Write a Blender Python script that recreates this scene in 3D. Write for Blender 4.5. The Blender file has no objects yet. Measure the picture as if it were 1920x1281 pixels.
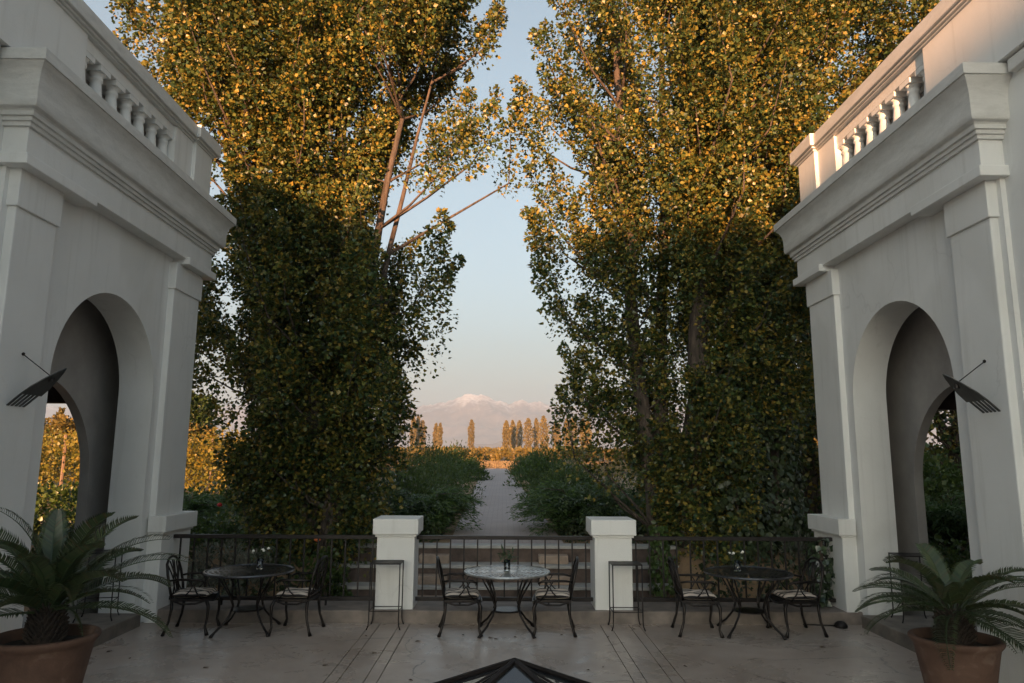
import bpy, math, random
import numpy as np
from mathutils import Vector, Matrix
R = math.radians
sc = bpy.context.scene
col = sc.collection

# ------------------------------------------------------------------ camera
F_PX, EYE = 1350.0, 2.1
PITCH, YAW, ROLL = R(9.318), R(0.67), R(0.35)
cp, sp = math.cos(PITCH), math.sin(PITCH)
fwd = Vector((math.sin(YAW)*cp, math.cos(YAW)*cp, sp))
rgt = Vector((math.cos(YAW), -math.sin(YAW), 0))
upv = rgt.cross(fwd)
r2 = math.cos(ROLL)*rgt + math.sin(ROLL)*upv
u2 = math.cos(ROLL)*upv - math.sin(ROLL)*rgt
cam = bpy.data.cameras.new('camera')
cam.sensor_fit = 'HORIZONTAL'; cam.sensor_width = 36; cam.lens = F_PX/1920*36
cam.clip_start = 0.05; cam.clip_end = 30000
camo = bpy.data.objects.new('camera', cam); col.objects.link(camo)
camo.matrix_world = Matrix(((r2.x, u2.x, -fwd.x, 0), (r2.y, u2.y, -fwd.y, 0), (r2.z, u2.z, -fwd.z, EYE), (0, 0, 0, 1)))
sc.camera = camo

def aty(px, py, y):                       # photo pixel -> point on the plane at depth y
    d = fwd + r2*((px-960)/F_PX) + u2*((640.5-py)/F_PX)
    return Vector((0, 0, EYE)) + d*(y/d.y)

# ------------------------------------------------------------------ sky, sun, exposure
SUN_EL, SUN_ROT = R(3.6), R(189)
world = bpy.data.worlds.new('World'); sc.world = world; world.use_nodes = True
wn = world.node_tree
sky = wn.nodes.new('ShaderNodeTexSky'); sky.sky_type = 'NISHITA'; sky.sun_disc = False
sky.sun_elevation = SUN_EL; sky.sun_rotation = SUN_ROT
sky.altitude = 750; sky.air_density = 1.15; sky.dust_density = 9.0; sky.ozone_density = 2.0
hs = wn.nodes.new('ShaderNodeHueSaturation'); hs.inputs['Saturation'].default_value = 0.48
wn.links.new(sky.outputs[0], hs.inputs['Color'])
tint = wn.nodes.new('ShaderNodeMix'); tint.data_type = 'RGBA'; tint.blend_type = 'MULTIPLY'; tint.inputs[0].default_value = 1.0; tint.inputs[7].default_value = (0.87, 1.0, 1.03, 1)
wn.links.new(hs.outputs[0], tint.inputs[6]); wn.links.new(tint.outputs[2], wn.nodes['Background'].inputs[0])
wn.nodes['Background'].inputs[1].default_value = 0.15
sun = bpy.data.lights.new('sun', 'SUN'); sun.energy = 4.5; sun.angle = R(0.5); sun.color = (1.0, 0.50, 0.24)
suno = bpy.data.objects.new('sun', sun); col.objects.link(suno)
sd = Vector((math.sin(SUN_ROT)*math.cos(SUN_EL), math.cos(SUN_ROT)*math.cos(SUN_EL), math.sin(SUN_EL)))
suno.rotation_euler = sd.to_track_quat('Z', 'Y').to_euler()
suno.location = sd*60
vs = sc.view_settings
vs.view_transform = 'Standard'; vs.look = 'None'; vs.gamma = 1.0; vs.use_curve_mapping = False; vs.exposure = 1.85
sc.cycles.use_denoising = True
sc.cycles.max_bounces = 8; sc.cycles.transparent_max_bounces = 6; sc.cycles.volume_bounces = 1

# ------------------------------------------------------------------ materials
MATS = {}
def nmat(name):
    m = bpy.data.materials.new(name); m.use_nodes = True
    MATS[name] = m
    return m, m.node_tree, m.node_tree.nodes['Principled BSDF']

def N(nt, t, **kw):
    n = nt.nodes.new(t)
    for k, v in kw.items(): setattr(n, k, v)
    return n

def noise(nt, vec, scale, detail=6, rough=0.6, dist=0.0):
    n = N(nt, 'ShaderNodeTexNoise')
    n.inputs['Scale'].default_value = scale; n.inputs['Detail'].default_value = detail
    n.inputs['Roughness'].default_value = rough; n.inputs['Distortion'].default_value = dist
    if vec is not None: nt.links.new(vec, n.inputs['Vector'])
    return n.outputs['Fac']

def ramp(nt, fac, stops):
    r = N(nt, 'ShaderNodeValToRGB')
    e = r.color_ramp.elements
    while len(e) < len(stops): e.new(0.5)
    for el, (p, c) in zip(e, stops):
        el.position = p; el.color = (c if len(c) == 4 else (*c, 1))
    nt.links.new(fac, r.inputs['Fac'])
    return r.outputs['Color']

def mixc(nt, fac, a, b, mode='MIX'):
    m = N(nt, 'ShaderNodeMix', data_type='RGBA', blend_type=mode)
    for sock, v in ((m.inputs['Factor'], fac), (m.inputs['A'], a), (m.inputs['B'], b)):
        pass
    def put(i, v):
        if hasattr(v, 'is_output'): nt.links.new(v, m.inputs[i])
        elif isinstance(v, (int, float)): m.inputs[i].default_value = v
        else: m.inputs[i].default_value = (*v, 1)
    put(0, fac); put(6, a); put(7, b)
    return m.outputs[2]

def bump(nt, bsdf, h, strength=0.3, dist=0.02):
    b = N(nt, 'ShaderNodeBump'); b.inputs['Strength'].default_value = strength; b.inputs['Distance'].default_value = dist
    nt.links.new(h, b.inputs['Height']); nt.links.new(b.outputs[0], bsdf.inputs['Normal'])

def objco(nt): return N(nt, 'ShaderNodeTexCoord').outputs['Object']
def poso(nt): return N(nt, 'ShaderNodeNewGeometry').outputs['Position']

def plain(name, c, rough=0.6, metal=0.0, var=0.25, scale=8, bstr=0.15):
    m, nt, b = nmat(name)
    v = poso(nt)
    f = noise(nt, v, scale)
    lo = tuple(x*(1-var) for x in c); hi = tuple(min(1, x*(1+var)) for x in c)
    nt.links.new(ramp(nt, f, [(0.3, lo), (0.7, hi)]), b.inputs['Base Color'])
    b.inputs['Roughness'].default_value = rough; b.inputs['Metallic'].default_value = metal
    if bstr: bump(nt, b, noise(nt, v, scale*5), bstr, 0.01)
    return m

# painted plaster: mottled off white with faint streaks and trowel relief
m, nt, b = nmat('plaster')
v = poso(nt)
big = noise(nt, v, 0.9, 5, 0.6); mid = noise(nt, v, 7, 6, 0.65)
mp = N(nt, 'ShaderNodeMapping'); mp.inputs['Scale'].default_value = (9, 9, 0.5); nt.links.new(v, mp.inputs['Vector'])
streak = noise(nt, mp.outputs[0], 1.0, 5, 0.6)
c1 = ramp(nt, big, [(0.3, (0.73, 0.725, 0.70)), (0.7, (0.81, 0.805, 0.78))])
c2 = mixc(nt, ramp(nt, streak, [(0.54, (0, 0, 0)), (0.78, (0.5, 0.5, 0.5))]), c1, (0.55, 0.54, 0.50))
c3 = mixc(nt, ramp(nt, mid, [(0.62, (0, 0, 0)), (0.78, (0.35, 0.35, 0.35))]), c2, (0.56, 0.55, 0.52))
wob = N(nt, 'ShaderNodeTexNoise'); wob.inputs['Scale'].default_value = 2.2; wob.inputs['Detail'].default_value = 7; nt.links.new(v, wob.inputs['Vector'])
ad = N(nt, 'ShaderNodeVectorMath', operation='MULTIPLY_ADD'); ad.inputs[1].default_value = (0.6, 0.6, 0.6); nt.links.new(wob.outputs['Color'], ad.inputs[0]); nt.links.new(v, ad.inputs[2])
vo = N(nt, 'ShaderNodeTexVoronoi', feature='DISTANCE_TO_EDGE'); vo.inputs['Scale'].default_value = 0.6; nt.links.new(ad.outputs[0], vo.inputs['Vector'])
crk = mixc(nt, 1.0, ramp(nt, vo.outputs['Distance'], [(0.0, (1, 1, 1)), (0.006, (0, 0, 0))]), ramp(nt, noise(nt, v, 0.7, 2), [(0.55, (0, 0, 0)), (0.64, (0.22, 0.22, 0.22))]), 'MULTIPLY')
c3 = mixc(nt, crk, c3, (0.36, 0.35, 0.33))
c3 = mixc(nt, ramp(nt, noise(nt, v, 0.35, 4, 0.5, 1.5), [(0.52, (0, 0, 0)), (0.60, (0.30, 0.30, 0.30))]), c3, (0.62, 0.61, 0.57))
nt.links.new(c3, b.inputs['Base Color']); b.inputs['Roughness'].default_value = 0.72
bump(nt, b, noise(nt, v, 22, 8, 0.7), 0.22, 0.012)
# weathered plaster for cornices and copings
m, nt, b = nmat('plaster_weathered')
v = poso(nt)
mp = N(nt, 'ShaderNodeMapping'); mp.inputs['Scale'].default_value = (1.2, 1.2, 5); nt.links.new(v, mp.inputs['Vector'])
g = noise(nt, mp.outputs[0], 2.5, 8, 0.7, 0.4); g2 = noise(nt, v, 30, 6, 0.7)
c1 = ramp(nt, g, [(0.30, (0.56, 0.55, 0.52)), (0.62, (0.70, 0.69, 0.66))])
c2 = mixc(nt, ramp(nt, g2, [(0.60, (0, 0, 0)), (0.72, (0.5, 0.5, 0.5))]), c1, (0.40, 0.39, 0.35))
nt.links.new(c2, b.inputs['Base Color']); b.inputs['Roughness'].default_value = 0.8
bump(nt, b, g2, 0.3, 0.012)
# terrace concrete: stained, worn to a sheen, with hairline cracks
m, nt, b = nmat('terrace_concrete')
v = poso(nt)
n1 = noise(nt, v, 0.8, 8, 0.65, 0.6); n2 = noise(nt, v, 5, 8, 0.7); n3 = noise(nt, v, 40, 5, 0.7)
c1 = ramp(nt, n1, [(0.28, (0.33, 0.265, 0.22)), (0.5, (0.43, 0.36, 0.31)), (0.72, (0.50, 0.435, 0.385))])
c2 = mixc(nt, ramp(nt, n2, [(0.45, (0, 0, 0)), (0.75, (0.7, 0.7, 0.7))]), c1, (0.36, 0.28, 0.235))
c2 = mixc(nt, ramp(nt, n3, [(0.6, (0, 0, 0)), (0.8, (0.25, 0.25, 0.25))]), c2, (0.30, 0.25, 0.21))
wob = N(nt, 'ShaderNodeTexNoise'); wob.inputs['Scale'].default_value = 1.6; wob.inputs['Detail'].default_value = 6; nt.links.new(v, wob.inputs['Vector'])
ad = N(nt, 'ShaderNodeVectorMath', operation='MULTIPLY_ADD'); ad.inputs[1].default_value = (0.7, 0.7, 0); nt.links.new(wob.outputs['Color'], ad.inputs[0]); nt.links.new(v, ad.inputs[2])
vo = N(nt, 'ShaderNodeTexVoronoi', feature='DISTANCE_TO_EDGE'); vo.inputs['Scale'].default_value = 0.42; nt.links.new(ad.outputs[0], vo.inputs['Vector'])
crack = ramp(nt, vo.outputs['Distance'], [(0.0, (1, 1, 1)), (0.004, (0, 0, 0))])
msk = ramp(nt, noise(nt, v, 0.45, 3), [(0.47, (0, 0, 0)), (0.56, (0.85, 0.85, 0.85))])
cm = mixc(nt, 1.0, crack, msk, 'MULTIPLY')
c4 = mixc(nt, cm, c2, (0.035, 0.028, 0.024))
nt.links.new(c4, b.inputs['Base Color'])
rr = ramp(nt, noise(nt, v, 1.3, 7, 0.7, 0.5), [(0.35, (0.17, 0.17, 0.17)), (0.65, (0.48, 0.48, 0.48))])
nt.links.new(rr, b.inputs['Roughness'])
bump(nt, b, n2, 0.12, 0.01)
plain('joint', (0.03, 0.026, 0.022), 0.9)
plain('kerb_concrete', (0.205, 0.17, 0.145), 0.75, var=0.35, scale=4, bstr=0.4)
plain('platform_stone', (0.17, 0.145, 0.12), 0.7, var=0.35, scale=5, bstr=0.4)
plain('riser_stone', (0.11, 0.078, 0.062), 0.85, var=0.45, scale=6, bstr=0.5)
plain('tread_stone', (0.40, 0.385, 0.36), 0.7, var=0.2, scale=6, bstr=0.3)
plain('block_stone', (0.36, 0.27, 0.205), 0.8, var=0.2, scale=8, bstr=0.4)
plain('iron', (0.018, 0.014, 0.013), 0.5, 0.4, bstr=0.1)
plain('cast_metal', (0.030, 0.025, 0.023), 0.36, 0.75, var=0.4, scale=25, bstr=0.2)
plain('table_metal', (0.10, 0.10, 0.105), 0.30, 0.8, var=0.3, scale=25, bstr=0.15)
plain('pale_metal', (0.42, 0.42, 0.41), 0.28, 0.8, var=0.3, scale=25, bstr=0.15)
plain('dark_timber', (0.045, 0.026, 0.020), 0.7, var=0.4, scale=6, bstr=0.3)
plain('sconce_metal', (0.085, 0.085, 0.08), 0.45, 0.5, bstr=0.05)
plain('soil', (0.03, 0.022, 0.016), 0.95, var=0.5, scale=30, bstr=1.0)
plain('palm_trunk', (0.045, 0.032, 0.024), 0.95, var=0.5, scale=40, bstr=0.8)
plain('flower_white', (0.75, 0.73, 0.66), 0.6, bstr=0)
plain('flower_red', (0.45, 0.02, 0.02), 0.6, bstr=0)
plain('flower_orange', (0.65, 0.16, 0.04), 0.6, bstr=0)
plain('stem_green', (0.045, 0.07, 0.025), 0.6, bstr=0)
plain('dead_leaf', (0.07, 0.04, 0.02), 0.8, bstr=0)
plain('vine_post', (0.16, 0.11, 0.075), 0.85, var=0.4, scale=5)
plain('shade_toned_plaster', (0.36, 0.335, 0.31), 0.85, var=0.12, scale=3)  # plaster darkened to brown-grey: deep shade put into the colour
plain('house_plaster', (0.62, 0.60, 0.56), 0.8)
plain('house_roof', (0.30, 0.14, 0.09), 0.8)
# terracotta
m, nt, b = nmat('terracotta')
v = objco(nt)
g = noise(nt, v, 5, 8, 0.65, 0.5)
nt.links.new(ramp(nt, g, [(0.3, (0.08, 0.042, 0.028)), (0.55, (0.125, 0.068, 0.045)), (0.75, (0.21, 0.145, 0.11))]), b.inputs['Base Color'])
b.inputs['Roughness'].default_value = 0.8; bump(nt, b, noise(nt, v, 30), 0.25, 0.01)
# bark
def bark(name, lo, hi):
    m, nt, b = nmat(name)
    v = poso(nt)
    mp = N(nt, 'ShaderNodeMapping'); mp.inputs['Scale'].default_value = (9, 9, 1.6); nt.links.new(v, mp.inputs['Vector'])
    g = noise(nt, mp.outputs[0], 1.5, 8, 0.7, 0.4)
    nt.links.new(ramp(nt, g, [(0.35, lo), (0.62, hi)]), b.inputs['Base Color'])
    b.inputs['Roughness'].default_value = 0.9; bump(nt, b, g, 0.9, 0.05)
bark('bark', (0.035, 0.027, 0.021), (0.12, 0.09, 0.07))
bark('bark_dark', (0.035, 0.026, 0.02), (0.13, 0.095, 0.07))
# cushion stripes
m, nt, b = nmat('striped_cloth')
sx = N(nt, 'ShaderNodeSeparateXYZ'); nt.links.new(objco(nt), sx.inputs[0])
wv = N(nt, 'ShaderNodeMath', operation='MULTIPLY_ADD'); nt.links.new(sx.outputs['Y'], wv.inputs[0]); wv.inputs[1].default_value = 11.5; wv.inputs[2].default_value = 0.25
fr = N(nt, 'ShaderNodeMath', operation='FRACT'); nt.links.new(wv.outputs[0], fr.inputs[0])
st = ramp(nt, fr.outputs[0], [(0.0, (0.62, 0.53, 0.45)), (0.58, (0.62, 0.53, 0.45)), (0.60, (0.018, 0.015, 0.014)), (0.97, (0.018, 0.015, 0.014)), (0.99, (0.62, 0.53, 0.45))])
nt.links.new(st, b.inputs['Base Color']); b.inputs['Roughness'].default_value = 0.9
bump(nt, b, noise(nt, objco(nt), 14, 4), 0.4, 0.03)
# glass
m, nt, b = nmat('glass')
b.inputs['Transmission Weight'].default_value = 1.0; b.inputs['Roughness'].default_value = 0.02; b.inputs['IOR'].default_value = 1.45
b.inputs['Base Color'].default_value = (0.92, 0.95, 0.95, 1)
m, nt, b = nmat('water')
b.inputs['Transmission Weight'].default_value = 1.0; b.inputs['Roughness'].default_value = 0.0; b.inputs['IOR'].default_value = 1.33
m, nt, b = nmat('roof_glass')
b.inputs['Base Color'].default_value = (0.05, 0.055, 0.06, 1); b.inputs['Roughness'].default_value = 0.03
b.inputs['Transmission Weight'].default_value = 0.4; b.inputs['IOR'].default_value = 2.3
# ground, path
m, nt, b = nmat('garden_ground')
v = poso(nt)
g = noise(nt, v, 0.06, 6, 0.6); g2 = noise(nt, v, 4, 8, 0.7)
c1 = ramp(nt, g, [(0.35, (0.24, 0.145, 0.075)), (0.65, (0.33, 0.215, 0.12))])
c2 = mixc(nt, ramp(nt, g2, [(0.45, (0, 0, 0)), (0.7, (0.7, 0.7, 0.7))]), c1, (0.12, 0.09, 0.045))
nt.links.new(c2, b.inputs['Base Color']); b.inputs['Roughness'].default_value = 0.95
bump(nt, b, g2, 0.5, 0.05)
m, nt, b = nmat('path_paving')
v = poso(nt)
br = N(nt, 'ShaderNodeTexBrick'); br.inputs['Scale'].default_value = 1.0
br.inputs['Brick Width'].default_value = 0.24; br.inputs['Row Height'].default_value = 0.12; br.inputs['Mortar Size'].default_value = 0.008
br.inputs['Color1'].default_value = (0.40, 0.325, 0.30, 1); br.inputs['Color2'].default_value = (0.44, 0.36, 0.335, 1); br.inputs['Mortar'].default_value = (0.28, 0.23, 0.21, 1)
nt.links.new(v, br.inputs['Vector'])
c = mixc(nt, ramp(nt, noise(nt, v, 0.7, 7, 0.7), [(0.4, (0, 0, 0)), (0.75, (0.7, 0.7, 0.7))]), br.outputs['Color'], (0.31, 0.25, 0.23))
nt.links.new(c, b.inputs['Base Color']); b.inputs['Roughness'].default_value = 0.75
bump(nt, b, br.outputs['Fac'], -0.3, 0.01)
# mountain: rock with snow above a ragged line
m, nt, b = nmat('mountain_rock')
v = poso(nt)
sz = N(nt, 'ShaderNodeSeparateXYZ'); nt.links.new(v, sz.inputs[0])
nn = noise(nt, v, 0.009, 12, 0.78, 0.8)
ma = N(nt, 'ShaderNodeMath', operation='MULTIPLY_ADD'); nt.links.new(nn, ma.inputs[0]); ma.inputs[1].default_value = 620; nt.links.new(sz.outputs['Z'], ma.inputs[2])
mr = N(nt, 'ShaderNodeMapRange'); mr.inputs['From Min'].default_value = 715; mr.inputs['From Max'].default_value = 850; nt.links.new(ma.outputs[0], mr.inputs['Value'])
rk = ramp(nt, noise(nt, v, 0.01, 8, 0.7), [(0.35, (0.13, 0.10, 0.09)), (0.65, (0.24, 0.19, 0.165))])
nt.links.new(mixc(nt, mr.outputs[0], rk, (0.74, 0.72, 0.71)), b.inputs['Base Color']); b.inputs['Roughness'].default_value = 0.9

def foliage(name, stops, trans=0.35, rough=0.45, spec=0.4):
    m = bpy.data.materials.new(name); m.use_nodes = True; MATS[name] = m
    nt = m.node_tree; b = nt.nodes['Principled BSDF']; out = nt.nodes['Material Output']
    ge = N(nt, 'ShaderNodeNewGeometry')
    n = len(stops)
    c = ramp(nt, ge.outputs['Random Per Island'], [(i/(n-1), s) for i, s in enumerate(stops)])
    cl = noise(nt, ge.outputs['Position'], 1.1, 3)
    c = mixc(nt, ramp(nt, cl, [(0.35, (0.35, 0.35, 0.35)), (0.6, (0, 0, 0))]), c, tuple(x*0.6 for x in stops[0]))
    nt.links.new(c, b.inputs['Base Color']); b.inputs['Roughness'].default_value = rough
    b.inputs['Specular IOR Level'].default_value = spec
    tr = N(nt, 'ShaderNodeBsdfTranslucent'); nt.links.new(c, tr.inputs['Color'])
    mx = N(nt, 'ShaderNodeMixShader'); mx.inputs[0].default_value = trans
    nt.links.new(b.outputs[0], mx.inputs[1]); nt.links.new(tr.outputs[0], mx.inputs[2]); nt.links.new(mx.outputs[0], out.inputs['Surface'])
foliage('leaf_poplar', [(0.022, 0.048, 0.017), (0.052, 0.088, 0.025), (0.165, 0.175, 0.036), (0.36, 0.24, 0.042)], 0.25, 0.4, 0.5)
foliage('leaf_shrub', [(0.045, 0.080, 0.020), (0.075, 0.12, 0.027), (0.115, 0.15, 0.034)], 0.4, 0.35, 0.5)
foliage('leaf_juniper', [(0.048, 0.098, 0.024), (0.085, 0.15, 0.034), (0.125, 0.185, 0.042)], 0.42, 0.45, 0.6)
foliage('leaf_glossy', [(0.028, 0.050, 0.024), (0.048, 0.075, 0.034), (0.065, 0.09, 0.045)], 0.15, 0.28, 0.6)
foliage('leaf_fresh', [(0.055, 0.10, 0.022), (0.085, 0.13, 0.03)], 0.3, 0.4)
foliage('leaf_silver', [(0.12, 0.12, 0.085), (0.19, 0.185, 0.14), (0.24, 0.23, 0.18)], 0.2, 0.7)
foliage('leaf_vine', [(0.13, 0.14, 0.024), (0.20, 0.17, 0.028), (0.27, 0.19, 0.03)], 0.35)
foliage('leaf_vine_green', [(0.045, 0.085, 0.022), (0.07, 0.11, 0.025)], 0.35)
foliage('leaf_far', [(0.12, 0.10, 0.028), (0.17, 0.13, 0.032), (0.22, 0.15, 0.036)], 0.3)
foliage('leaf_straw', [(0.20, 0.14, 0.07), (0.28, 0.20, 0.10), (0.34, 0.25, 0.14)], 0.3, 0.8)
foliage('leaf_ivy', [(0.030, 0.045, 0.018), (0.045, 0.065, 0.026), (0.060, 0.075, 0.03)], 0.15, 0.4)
foliage('leaf_palm', [(0.10, 0.08, 0.035), (0.030, 0.058, 0.025), (0.042, 0.075, 0.031), (0.058, 0.092, 0.038), (0.085, 0.115, 0.047)], 0.15, 0.35, 0.5)

# ------------------------------------------------------------------ mesh helpers
class MB:
    def __init__(s): s.v = []; s.f = []
    def box(s, x0, x1, y0, y1, z0, z1):
        if x0 > x1: x0, x1 = x1, x0
        b = len(s.v)
        s.v += [(x0, y0, z0), (x1, y0, z0), (x1, y1, z0), (x0, y1, z0), (x0, y0, z1), (x1, y0, z1), (x1, y1, z1), (x0, y1, z1)]
        s.f += [tuple(b+i for i in q) for q in ((0, 3, 2, 1), (4, 5, 6, 7), (0, 1, 5, 4), (1, 2, 6, 5), (2, 3, 7, 6), (3, 0, 4, 7))]
        return s
    def poly(s, pts, close=False):
        b = len(s.v); s.v += [tuple(p) for p in pts]; s.f.append(tuple(range(b, b+len(pts)))); return s
    def tube(s, pts, rad, seg=8, cap=True):
        pts = [Vector(p) for p in pts]
        n = len(pts)
        rad = [rad]*n if isinstance(rad, (int, float)) else rad
        b = len(s.v); ref = None
        for i, p in enumerate(pts):
            t = (pts[min(i+1, n-1)]-pts[max(i-1, 0)])
            if t.length < 1e-9: t = Vector((0, 0, 1))
            t.normalize()
            if ref is None:
                ref = t.orthogonal().normalized()
            ref = (ref-t*ref.dot(t))
            if ref.length < 1e-6: ref = t.orthogonal()
            ref.normalize(); bi = t.cross(ref)
            for k in range(seg):
                a = 2*math.pi*k/seg
                s.v.append(tuple(p+(ref*math.cos(a)+bi*math.sin(a))*rad[i]))
        for i in range(n-1):
            for k in range(seg):
                k2 = (k+1) % seg
                s.f.append((b+i*seg+k, b+i*seg+k2, b+(i+1)*seg+k2, b+(i+1)*seg+k))
        if cap:
            s.f.append(tuple(b+k for k in range(seg))[::-1]); s.f.append(tuple(b+(n-1)*seg+k for k in range(seg)))
        return s
    def lathe(s, prof, seg=24, cx=0, cy=0, cap=True):
        b = len(s.v); n = len(prof)
        for r, z in prof:
            for k in range(seg):
                a = 2*math.pi*k/seg; s.v.append((cx+r*math.cos(a), cy+r*math.sin(a), z))
        for i in range(n-1):
            for k in range(seg):
                k2 = (k+1) % seg
                s.f.append((b+i*seg+k, b+i*seg+k2, b+(i+1)*seg+k2, b+(i+1)*seg+k))
        if cap:
            s.f.append(tuple(b+k for k in range(seg))[::-1]); s.f.append(tuple(b+(n-1)*seg+k for k in range(seg)))
        return s
    def mesh(s, name, mat, smooth=False):
        me = bpy.data.meshes.new(name); me.from_pydata(s.v, [], s.f); me.update()
        if mat: me.materials.append(MATS[mat])
        if smooth:
            me.polygons.foreach_set('use_smooth', [True]*len(me.polygons))
        return me
    def build(s, name, mat, parent=None, smooth=False, bev=0):
        o = link(name, s.mesh(name, mat, smooth), parent)
        if bev:
            md = o.modifiers.new('bevel', 'BEVEL'); md.width = bev; md.segments = 2; md.limit_method = 'ANGLE'; md.angle_limit = R(40)
        return o

def link(name, me, parent=None):
    o = bpy.data.objects.new(name, me); col.objects.link(o)
    if parent is not None: o.parent = parent
    return o
def tag(o, label=None, cat=None, group=None, kind=None):
    if label: o['label'] = label
    if cat: o['category'] = cat
    if group: o['group'] = group
    if kind: o['kind'] = kind
    return o
def thing(name, label, cat, loc=(0, 0, 0), rz=0.0, group=None):
    o = bpy.data.objects.new(name, None); col.objects.link(o)
    o.empty_display_size = 0.2; o.location = loc; o.rotation_euler = (0, 0, rz)
    return tag(o, label, cat, group)
def clone(o, parent=None):
    c = o.copy(); col.objects.link(c); c.parent = parent
    for ch in list(o.children): clone(ch, c)
    return c
def smooth_angle(o, deg=40):
    me = o.data
    me.polygons.foreach_set('use_smooth', [True]*len(me.polygons))
    me.set_sharp_from_angle(angle=R(deg))
    return o

def leaf_mesh(name, P, D, Nn, L, W, mat, parent=None, wide=0.36, fold=0.14):
    n = len(P)
    D = D/np.maximum(np.linalg.norm(D, axis=1, keepdims=True), 1e-9)
    S = np.cross(D, Nn); S /= np.maximum(np.linalg.norm(S, axis=1, keepdims=True), 1e-9)
    U = np.cross(S, D)
    L = np.broadcast_to(L, (n,))[:, None]; W = np.broadcast_to(W, (n,))[:, None]
    V = np.empty((n, 4, 3))
    V[:, 0] = P; V[:, 1] = P+D*L*wide+S*W*0.5+U*W*fold
    V[:, 2] = P+D*L; V[:, 3] = P+D*L*wide-S*W*0.5+U*W*fold
    idx = (np.arange(n)*4)[:, None]+np.array([0, 1, 2, 0, 2, 3])[None, :]
    me = bpy.data.meshes.new(name)
    me.vertices.add(4*n); me.vertices.foreach_set('co', V.astype(np.float32).ravel())
    me.loops.add(6*n); me.loops.foreach_set('vertex_index', idx.astype(np.int32).ravel())
    me.polygons.add(2*n); me.polygons.foreach_set('loop_start', np.arange(0, 6*n, 3, dtype=np.int32))
    me.update(); me.validate()
    me.materials.append(MATS[mat])
    return link(name, me, parent)

def unit(a): return a/np.maximum(np.linalg.norm(a, axis=-1, keepdims=True), 1e-9)
def vnoise(P, seed, freq):
    r = np.random.default_rng(seed); out = np.zeros(len(P))
    for i in range(7):
        k = r.normal(size=3); k /= np.linalg.norm(k); k *= freq*(0.6+0.9*r.random())
        out += np.sin(P@k*2*np.pi+r.random()*6.28)
    return out/7**0.5
def sprigs(rng, C, out, npc, rad, droop=0.3, flat=0.8):
    """leaf bases, directions, normals for clusters at C growing towards out"""
    n = len(C)*npc
    c = np.repeat(C, npc, 0); o = np.repeat(out, npc, 0); rr = np.repeat(np.broadcast_to(rad, (len(C),)), npc)[:, None]
    g = rng.normal(size=(n, 3)); g *= np.minimum(1, 1.75/np.linalg.norm(g, axis=1))[:, None]; g[:, 2] *= flat
    P = c+g*rr*0.62
    D = unit(o*0.7+unit(g)*0.9+rng.normal(size=(n, 3))*0.55+np.array([0, 0, -droop]))
    Nn = unit(rng.normal(size=(n, 3))*0.8+o*0.7+np.array([0, 0, 0.5]))
    return P, D, Nn

# ------------------------------------------------------------------ terrain
SLOPE = 0.014
def gz(x, y):
    far = 0.62+SLOPE*max(0, y-12.6)
    if y > 14: return far
    t = min(1, max(0, (y-10.5)/2.3)); t = t*t*(3-2*t)
    side = -0.02+(far+0.02)*t
    if abs(x) < 3.0 and y < 12.7: return -0.22
    if abs(x) < 4.8 and y < 10.5: return -0.22
    return side
xs = [-6000, -3500, -2000, -1000, -500, -250, -120, -60, -35, -22, -15, -11, -8] + [-6+0.5*i for i in range(25)] + [8, 11, 15, 22, 35, 60, 120, 250, 500, 1000, 2000, 3500, 6000]
ys = [-78, -30, -10, 0, 5, 8] + [9+0.35*i for i in range(18)] + [16, 18, 21, 25, 30, 37, 46, 60, 80, 110, 160, 240, 400, 700, 1200, 2000, 3200, 5000, 7900]
g = MB()
for y in ys:
    for x in xs: g.v.append((x, y, gz(x, y)))
nx = len(xs)
for j in range(len(ys)-1):
    for i in range(nx-1): g.f.append((j*nx+i, j*nx+i+1, (j+1)*nx+i+1, (j+1)*nx+i))
tag(g.build('ground', 'garden_ground'), kind='structure')

p = MB(); w0 = 1.0
yy = [12.95, 15, 20, 30, 40, 50, 62]
for y in yy: p.v += [(0.08-0.014*(y-13)-w0, y, 0.64+SLOPE*(y-12.6)+0.02), (0.08-0.014*(y-13)+w0, y, 0.64+SLOPE*(y-12.6)+0.02)]
for j in range(len(yy)-1): p.f.append((2*j, 2*j+1, 2*j+3, 2*j+2))
tag(p.build('path', 'path_paving'), kind='structure')
tag(MB().box(-2.98, 2.98, 10.45, 12.0, -0.4, -0.15).build('walkway', 'kerb_concrete'), kind='structure')

# mountains: a ridged height field six kilometres away
prof = [(-6000, 60), (390, 205), (470, 196), (550, 192), (600, 166), (640, 152), (690, 138), (740, 140), (800, 147), (860, 172), (910, 186), (960, 208), (1010, 196), (1060, 190), (1130, 196), (1200, 200), (1260, 208), (1330, 214), (1420, 205), (1500, 225), (1600, 215)]
MX, MH = [], []
for u, vv in prof[1:]:
    q = aty(680+u/3.556, 700+vv/3.556, 6000); MX.append(q.x); MH.append(q.z)
MX = [-5800, -4200, -2900, -1900, -1300]+MX+[2000, 2900, 4100, 5800]; MH = [330, 430, 380, 470, 420]+MH+[430, 480, 400, 330]
nxm, nym = 760, 90
X = np.linspace(-5800, 5800, nxm); Y = np.linspace(4700, 7600, nym)
rng = np.random.default_rng(3)
GX, GY = np.meshgrid(X, Y)
cn = np.zeros_like(X)
for q, (fr_, am_) in enumerate(((1/160., 7), (1/70., 5), (1/33., 3), (1/17., 2))): cn += am_*(1-2*np.abs(np.sin(X*fr_*3.14+q*1.7+0.6*np.sin(X*fr_*1.3))))
ridge = (np.interp(X, MX, MH)+cn)[None, :]
t = (GY-4700)/1300
shape = np.where(GY < 6000, np.clip(t, 0, 1)**1.3, np.clip(1-(GY-6000)/1900, 0, 1)**0.8)
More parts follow.
